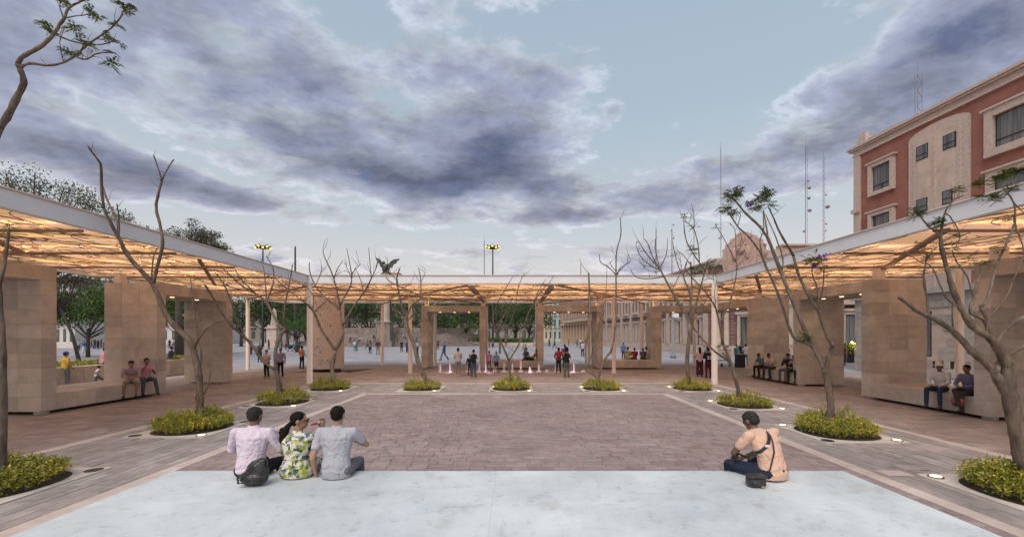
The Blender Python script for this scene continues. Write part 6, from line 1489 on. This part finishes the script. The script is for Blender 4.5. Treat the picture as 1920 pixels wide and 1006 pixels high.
# ---- bench sitters
def BS_(px, side, d): return None
GB = 'people sitting on the stone benches'
def bench(label, X, Y, rz, *a, **k): return person(label, (X, Y, BZ1 + .002), rz, *a, group=GB, **k)
dl = lambda px, X: X * F / (px - VX)
bench('man in mauve T-shirt and shorts on the left bench', -14.0, dl(252, -13.9) , 90 - 50, 'sit_lean', (.36, .26, .28), (.40, .32, .28), 1.72, legs='shorts', skin=0)
bench('man in a pink polo shirt and jeans eating on the left bench', -14.0, dl(273, -13.9) + .1, 90 - 35, 'sit_eat', (.58, .27, .32), (.07, .08, .11), 1.72, skin=1)
bench('man in a white shirt and cowboy hat sitting on the right bench', 13.25, dl(1756, 13.1), -90 + 20, 'sit', (.56, .50, .47), (.02, .035, .08), 1.72, 'long', skin=1, hat=('hat', (.62, .52, .40)), shoe=m_shoeb)
bench('man in purple shirt and dark vest at the right end of the right bench', 13.3, dl(1806, 13.1), -90 + 5, 'sit_cross', (.13, .11, .18), (.03, .028, .026), 1.72, 'long', skin=1)
bench('woman in a teal top and black trousers at the far end of the corner bench', 13.2, dl(1417, 13.1) - .5, -90 + 10, 'sit_lean', (.05, .16, .19), (.012, .012, .015), 1.62, fem=True, skin=1)
bench('man in a pale pink shirt looking down on the corner bench', 13.25, dl(1430, 13.1) - .6, -90 + 20, 'sit_lean', (.56, .42, .40), (.04, .04, .045), 1.7, skin=1)
bench('man in a black shirt holding a cup on the corner bench', 13.2, dl(1470, 13.1) - .3, -90 + 10, 'sit_eat', (.018, .02, .03), (.10, .10, .11), 1.7, 'long', skin=1)
bench('person in a pink shirt beside the wall slab on the corner bench', 13.35, dl(1484, 13.2) - .2, -90 + 25, 'sit_lean', (.48, .20, .24), (.025, .025, .03), 1.68, skin=0)
rb_ = thing('handbag', 'red brown handbag held by the man in the dark vest on the right bench', 'bag', (12.85, dl(1796, 12.85), .5)); mb = MB(); mb.ell((12.85, dl(1796, 12.85), .42), .10, .17, .15); mb.build('bag_body', cloth((.25, .08, .07)), rb_, True); mb = MB(); y_ = dl(1796, 12.85); mb.tube([(12.85, y_ - .1, .52), (12.85, y_ - .05, .70), (12.85, y_ + .05, .70), (12.85, y_ + .1, .52)], .01, 5); mb.build('handle', cloth((.2, .06, .06)), rb_)
def bx(px, d=29.1): return ((px - VX) * d / F, d, BZ1 + .002)
person('woman lying back on the middle bench with dark hair', bx(999, 29.0), -90 + 0, 'recline', (.35, .20, .10), (.02, .02, .02), 1.66, fem=True, hair='long', group=GB, lod='mid')
person('person sitting on the middle bench beside the reclining woman', bx(985, 29.3), 40, 'sit', (.10, .10, .12), (.03, .03, .03), 1.66, group=GB)
person('person in yellow-green sitting with back turned on the right front bench', bx(1178, 30.2), 180, 'sit', (.42, .42, .20), (.42, .42, .22), 1.74, group=GB, skin=1)
person('person in a red top sitting with back turned on the right front bench', bx(1190.5, 30.2), 180, 'sit', (.30, .02, .03), (.05, .05, .05), 1.60, group=GB, skin=1)
person('person in grey sitting with back turned beside the portal leg, right front bench', bx(1206, 30.2), 170, 'sit', (.10, .09, .10), (.04, .04, .05), 1.58, group=GB, skin=1)
person('person in white sitting behind the grey one on the right front bench', bx(1213, 30.4), 185, 'sit', (.55, .55, .6), (.05, .08, .12), 1.74, group=GB, skin=0)
# ---- standing and walking people in the middle distance (photo px of the feet)
GM = 'people standing and walking on the square'
def at(px, py): x, y = G(px, py); return (x, y, 0)
def st(label, px, py, rz, ps, top, bot, h=1.70, **k):
    k.setdefault('lod', 'mid' if py > 672 else 'far'); return person(label, at(px, py), rz, ps, top, bot, h, group=GM, **k)
st('stout man in a pale pink T-shirt left of the twisted tree', 500, 708, -10, 'hold', (.62, .46, .42), (.012, .012, .014), 1.58, hair='bald', skin=0, belly=.02, shoe=cloth((.3, .3, .05)))
st('man in a lavender shirt and black trousers behind the twisted tree trunk', 526, 706, 10, 'stand', (.26, .22, .36), (.012, .012, .014), 1.62, sleeve='long', skin=1)
st('man in an orange shirt and dark jeans walking away by the white corner column', 566, 691, 160, 'stand_b', (.60, .24, .10), (.02, .03, .06), 1.62, skin=1)
st('person in dark clothes holding up a camera at the left edge of the roof', 487, 679, 30, 'phone', (.05, .045, .045), (.02, .05, .06), 1.68, hair='long', fem=True)
st('person in dark blue beside the white edge column', 471, 664, 160, 'stand', (.03, .04, .09), (.02, .03, .06), 1.7)
st('person in light blue jeans pushing a stroller at the far left', 553, 658, 60, 'walk', (.35, .42, .50), (.10, .15, .25), 1.7)
st('person in teal standing over the stroller', 561, 658, -120, 'stand_b', (.05, .18, .22), (.04, .05, .08), 1.72)
st('person in a white top and teal trousers, left one of a pair', 665, 657.5, 20, 'stand_b', (.55, .55, .58), (.02, .22, .20), 1.62)
st('person in a dark top and teal trousers, right one of a pair', 669, 657, -30, 'stand', (.05, .05, .08), (.02, .20, .18), 1.58)
st('person in patterned top and black trousers with a camera near the steps', 694, 663, 200, 'phone', (.16, .16, .13), (.015, .015, .015), 1.7, hair='long', fem=True)
st('man in a dark maroon jacket and khaki trousers', 708.5, 664.5, 0, 'stand_b', (.07, .03, .05), (.20, .19, .11), 1.85, sleeve='long')
st('person in black partly behind the slim white column', 716, 665, 90, 'stand', (.02, .02, .025), (.02, .02, .025), 1.3)
st('person in a white top before the steps', 726, 649, 10, 'stand_b', (.55, .56, .60), (.10, .10, .12), 1.7)
st('person in camouflage trousers walking left near the steps', 745, 650, 90, 'walk', (.12, .13, .08), (.13, .13, .08), 1.8)
st('person in black standing right of the slim white columns', 753, 660, 20, 'stand', (.02, .02, .025), (.02, .02, .03), 1.66)
st('person in a long blue coat near the steps', 763.5, 660, -20, 'stand', (.03, .06, .18), (.03, .05, .14), 1.66, sleeve='long', legs='skirt')
st('person in white leaning behind the left portal column', 783, 661, 60, 'stand_b', (.5, .5, .5), (.04, .04, .05), 1.6)
st('man in a bright blue jacket and jeans striding left inside the left portal', 833, 675, -70, 'walk', (.04, .10, .30), (.05, .09, .20), 1.82, sleeve='long', hair='bald', skin=0)
st('man in a white T-shirt, patterned shorts and black cap watching the fountain', 859, 705, -150, 'hold', (.55, .45, .42), (.22, .20, .18), 1.62, legs='shorts', hat=('cap', (.02, .02, .025)), skin=0, shoe=m_shoel, belly=.02)
st('woman in a black tank top and jeans taking a picture of the fountain', 888, 707, 195, 'phone', (.015, .015, .018), (.06, .08, .14), 1.56, sleeve='tank', fem=True, skin=0)
st('small boy in black beside the woman in the tank top', 881, 704, 190, 'stand', (.015, .015, .018), (.03, .03, .035), 1.22, sleeve='long')
st('boy in a pink shirt behind the water jets', 917, 697, 5, 'stand', (.42, .18, .28), (.06, .06, .08), 1.36, skin=1)
st('boy in a light blue shirt and dark shorts behind the water jets', 930.5, 698, -15, 'stand_b', (.18, .30, .45), (.04, .04, .05), 1.34, legs='shorts', skin=1)
st('child in teal running across the square beyond the bench', 984, 669, 80, 'run', (.04, .20, .24), (.05, .06, .10), 1.35)
st('child in a pale top running behind the bench', 981, 660, 80, 'run', (.5, .4, .35), (.2, .15, .12), 1.25)
st('woman in grey patterned dress leaning over a pushchair', 937, 662, 60, 'hold', (.10, .13, .15), (.10, .12, .14), 1.6, legs='skirt', fem=True, hair='long')
st('person in red, left of a pair near the park bed', 917.5, 652, 20, 'stand', (.40, .05, .06), (.05, .05, .07), 1.5)
st('person in bright blue, right of a pair near the park bed', 923.5, 652, -20, 'stand', (.03, .18, .35), (.03, .05, .08), 1.6)
st('person in dark trousers and a brown top left of the blue striding man', 821, 655, 0, 'stand', (.12, .06, .05), (.02, .02, .02), 1.8)
st('woman with long black hair and a red backpack by the fountain', 1047.5, 699, 175, 'stand_b', (.30, .05, .05), (.015, .015, .02), 1.60, fem=True, hair='long', sleeve='long', skin=0)
st('woman in a black racerback top and camouflage trousers with back turned', 1062.5, 706.5, 180, 'phone', (.012, .012, .014), (.10, .11, .09), 1.62, sleeve='tank', fem=True, skin=0)
st('person in a lavender shirt with a black backpack behind the two women', 1059, 688, 180, 'hold', (.36, .26, .42), (.03, .03, .04), 1.68)
st('person in dark clothes striding across the far square by the arcade', 1040, 653.5, -80, 'walk', (.04, .04, .06), (.03, .03, .05), 1.75)
st('person in white and pink with a bag near the right portal leg', 1092.5, 668, 190, 'stand_b', (.55, .45, .55), (.02, .02, .025), 1.66, fem=True)
st('person in grey in front of the arcade', 1082, 650, 0, 'stand', (.14, .15, .17), (.10, .11, .13), 1.7)
st('person in a white shirt in front of the arcade', 1088.5, 650, 30, 'stand_b', (.55, .55, .58), (.03, .03, .04), 1.7)
st('person in blue and dark red standing behind the right front bench', 1169, 674, 150, 'stand', (.10, .12, .30), (.10, .015, .04), 1.62, sleeve='long')
st('woman in a pink top and long maroon skirt right of the fine-twigged tree', 1312, 706, 170, 'hold', (.58, .36, .40), (.07, .01, .025), 1.68, fem=True, hair='long', legs='skirt', skin=0)
pj = st('person in a black and maroon jersey numbered 23 beside the white column', 1328, 708, 178, 'hold', (.02, .01, .012), (.08, .01, .025), 1.66, sleeve='long')
st('person in a light blue top bending behind the maroon pair', 1326, 690, 10, 'stand_b', (.25, .45, .60), (.05, .06, .08), 1.55)
st('person in teal behind the litter bin', 1381, 683, 20, 'stand', (.05, .22, .25), (.03, .04, .06), 1.62)
st('person in black standing behind the litter bin', 1390, 682, 0, 'stand_b', (.015, .015, .02), (.02, .02, .025), 1.75)
st('person in a white shirt and blue jeans right of the litter bin', 1398.5, 685, 150, 'stand', (.52, .52, .58), (.06, .12, .25), 1.66)
st('person in red behind the flower stall opening', 1581, 684, 0, 'stand', (.28, .03, .04), (.05, .05, .06), 1.6)
st('person in a pale checked shirt seen behind the corner bench', 1478, 702, 20, 'stand', (.5, .48, .52), (.2, .2, .22), 1.55)
st('man in a yellow T-shirt, blue cap and jeans walking behind the left bench', 123, 727, 165, 'stand_b', (.50, .32, .05), (.13, .16, .21), 1.62, hat=('cap', (.03, .06, .25)), skin=0, belly=.02)
st('small child in white with an arm held out behind the left bench', 181, 728, 150, 'run', (.58, .52, .52), (.10, .13, .18), 1.02)
person('person in a pink top sitting on the stone planter with back turned', (cpx(189, 20.3), 20.4, .92), 170, 'sit', (.58, .26, .30), (.1, .08, .08), 1.6, group=GM)
person('person with dark hair sitting behind the planter by the second lintel', (cpx(316, 24.5), 24.6, .86), 150, 'sit', (.03, .025, .03), (.05, .05, .05), 1.6, group=GM)
st('person in a bright blue top and pale skirt walking far behind the left bench', 158.5, 663, 40, 'walk', (.03, .10, .40), (.45, .50, .58), 1.7, legs='skirt')
st('person in dark blue walking far behind the second left opening', 338, 663, 60, 'walk', (.03, .05, .12), (.08, .12, .2), 1.7)
crowd = [(148, 657, (.3, .3, .34), 'grey-topped person at the left of the far crowd'), (165, 656, (.03, .15, .14), 'person in dark green in the far crowd beneath the laurel tree'), (171, 654, (.2, .2, .1), 'person in olive in the far crowd beneath the laurel tree'), (178, 653, (.12, .02, .03), 'person in dark red in the far crowd beneath the laurel tree'),
         (184, 654, (.03, .03, .03), 'person in black in the far crowd beneath the laurel tree'), (190, 652, (.16, .03, .04), 'person in wine red near the right of the far crowd'), (196, 651, (.5, .5, .55), 'person in white at the right of the far crowd'), (120, 650, (.12, .16, .25), 'person in denim blue at the far left street'), (130, 652, (.4, .4, .45), 'person in pale grey at the far left street'),
         (318, 653, (.1, .03, .04), 'person in brown red beyond the second opening'), (325, 652, (.5, .5, .5), 'person in white beyond the second opening'), (332, 653, (.4, .4, .15), 'person in yellow-green beyond the second opening'), (344, 651, (.5, .52, .56), 'person in pale blue at the right of the second opening'),
         (504, 655, (.05, .05, .06), 'person in dark clothes by the stone pedestal'), (518, 656, (.35, .2, .2), 'person in dull pink by the stone pedestal'), (528, 655, (.12, .14, .18), 'person in slate blue right of the stone pedestal'), (536, 655, (.3, .1, .1), 'person in brick red left of the stroller group'),
         (702, 646, (.2, .12, .2), 'person in plum walking at the foot of the steps'), (689, 655, (.12, .1, .2), 'person in violet at the foot of the steps'), (1030, 650, (.1, .1, .12), 'person in charcoal at the street mouth'), (1066, 648, (.4, .15, .15), 'person in rust near the arcade corner'), (1098, 652, (.06, .06, .07), 'person in black by the right portal column')]
for k, (px, py, c, lab) in enumerate(crowd):
    person(lab, at(px, py), (k * 67) % 360, ('stand', 'stand_b', 'walk', 'phone')[k % 4], c, ((.03, .04, .07), (.02, .02, .02), (.12, .1, .08))[k % 3], 1.62 + .03 * (k % 4), lod='far', group='small figures far across the square', skin=k % 4, hair=('short', 'long')[k % 2])
# figures sitting on the monument steps
for k, (px, py, c, lab) in enumerate([(668, 634, (.5, .5, .55), 'pale figure sitting high on the monument steps'), (675.5, 637, (.45, .4, .5), 'lilac figure sitting on the monument steps'), (657, 638, (.06, .05, .05), 'dark figure sitting low on the monument steps'), (700, 633, (.05, .05, .07), 'dark figure near the eagle column on the steps'), (756, 631, (.45, .38, .5), 'figure in mauve sitting right of the eagle column'), (780, 640, (.1, .1, .1), 'dark figure sitting behind the left portal leg')]):
    d = 84.0; z = H + (VY - py) * d / F - .0; person(lab, (cpx(px, d), d, z - .1), (k * 40) - 60, 'sit', c, (.05, .05, .07), 1.7, lod='far', group='figures sitting on the monument steps', skin=k % 4)
for k, (px, c, lab) in enumerate([(873, (.3, .08, .08), 'figure in dull red sitting on the wall of the park bed'), (879, (.06, .06, .08), 'dark figure sitting on the wall of the park bed'), (843, (.4, .15, .15), 'figure in coral at the wall behind the striding man'), (948, (.35, .1, .12), 'figure in rose sitting right of the middle on the park wall')]):
    person(lab, (cpx(px, 90.9), 90.9, .75), 10, 'sit', c, (.04, .04, .05), 1.7, lod='far', group='figures sitting on the park wall')
# things carried or pushed
def backpack(px, py, zc, dy, rgb, lab):
    x, y = G(px, py); t = thing('backpack', lab, 'backpack', (x, y + dy, zc)); mb = MB(); mb.ell((x, y + dy, zc), .16, .10, .22, 12, 8); mb.build('bag_body', cloth(rgb), t, True)
    mb = MB(); mb.ell((x, y + dy - .09, zc - .07), .11, .05, .09, 10, 6); mb.build('pocket', cloth(rgb), t, True)
backpack(1047.5, 699, 1.16, -.19, (.42, .04, .05), 'red backpack worn by the long-haired woman at the fountain')
backpack(1061.5, 688, 1.30, -.2, (.02, .02, .025), 'black backpack worn by the person in lavender')
x, y = G(544, 658); t = thing('stroller', 'black hooded stroller near the pair by the perforated wall', 'stroller', (x, y, 0)); mb = MB(); mb.ell((x, y, .65), .38, .35, .32); mb.build('hood', m_dark, t, True)
for a in (-.3, .3): mb = MB(); mb.tube([(x + a - .03, y, .14), (x + a + .03, y, .14)], .14, 10); mb.build('wheel', m_dark, t)
mb = MB(); mb.tube([(x - .3, y, .14), (x + .2, y, .6), (x + .5, y, 1.05)], .02, 5); mb.build('frame', m_grey, t)
x_ = (651 - VX) * 4.9 / F
rc = thing('red_pouch', 'small red pouch on the stage beside the man in the grey shirt', 'pouch', (x_, 4.9, SZ)); mb = MB(); mb.ell((x_, 4.9, SZ + .045), .055, .05, .045); mb.build('pouch_body', cloth((.40, .03, .05)), rc, True); mb = MB(); mb.tube([(x_ - .03, 4.87, SZ + .08), (x_, 4.86, SZ + .13), (x_ + .04, 4.88, SZ + .07)], .008, 5); mb.build('strap', cloth((.40, .03, .05)), rc)
# jersey number
fc = bpy.data.curves.new('number', 'FONT'); fc.body = '23'; fc.size = .26; fc.align_x = 'CENTER'; fc.extrude = .002; fc.offset = .008
fo = bpy.data.objects.new('number_src', fc); COL.objects.link(fo); dg = bpy.context.evaluated_depsgraph_get(); nm = bpy.data.meshes.new_from_object(fo.evaluated_get(dg)); nm.name = 'number'
bpy.data.objects.remove(fo); nm.materials.clear(); nm.materials.append(m_shoel)
o = bpy.data.objects.new('number', nm); COL.objects.link(o); o.parent = pj; o.location = (0, .152, 1.08); o.rotation_euler = (R(90), 0, R(180))
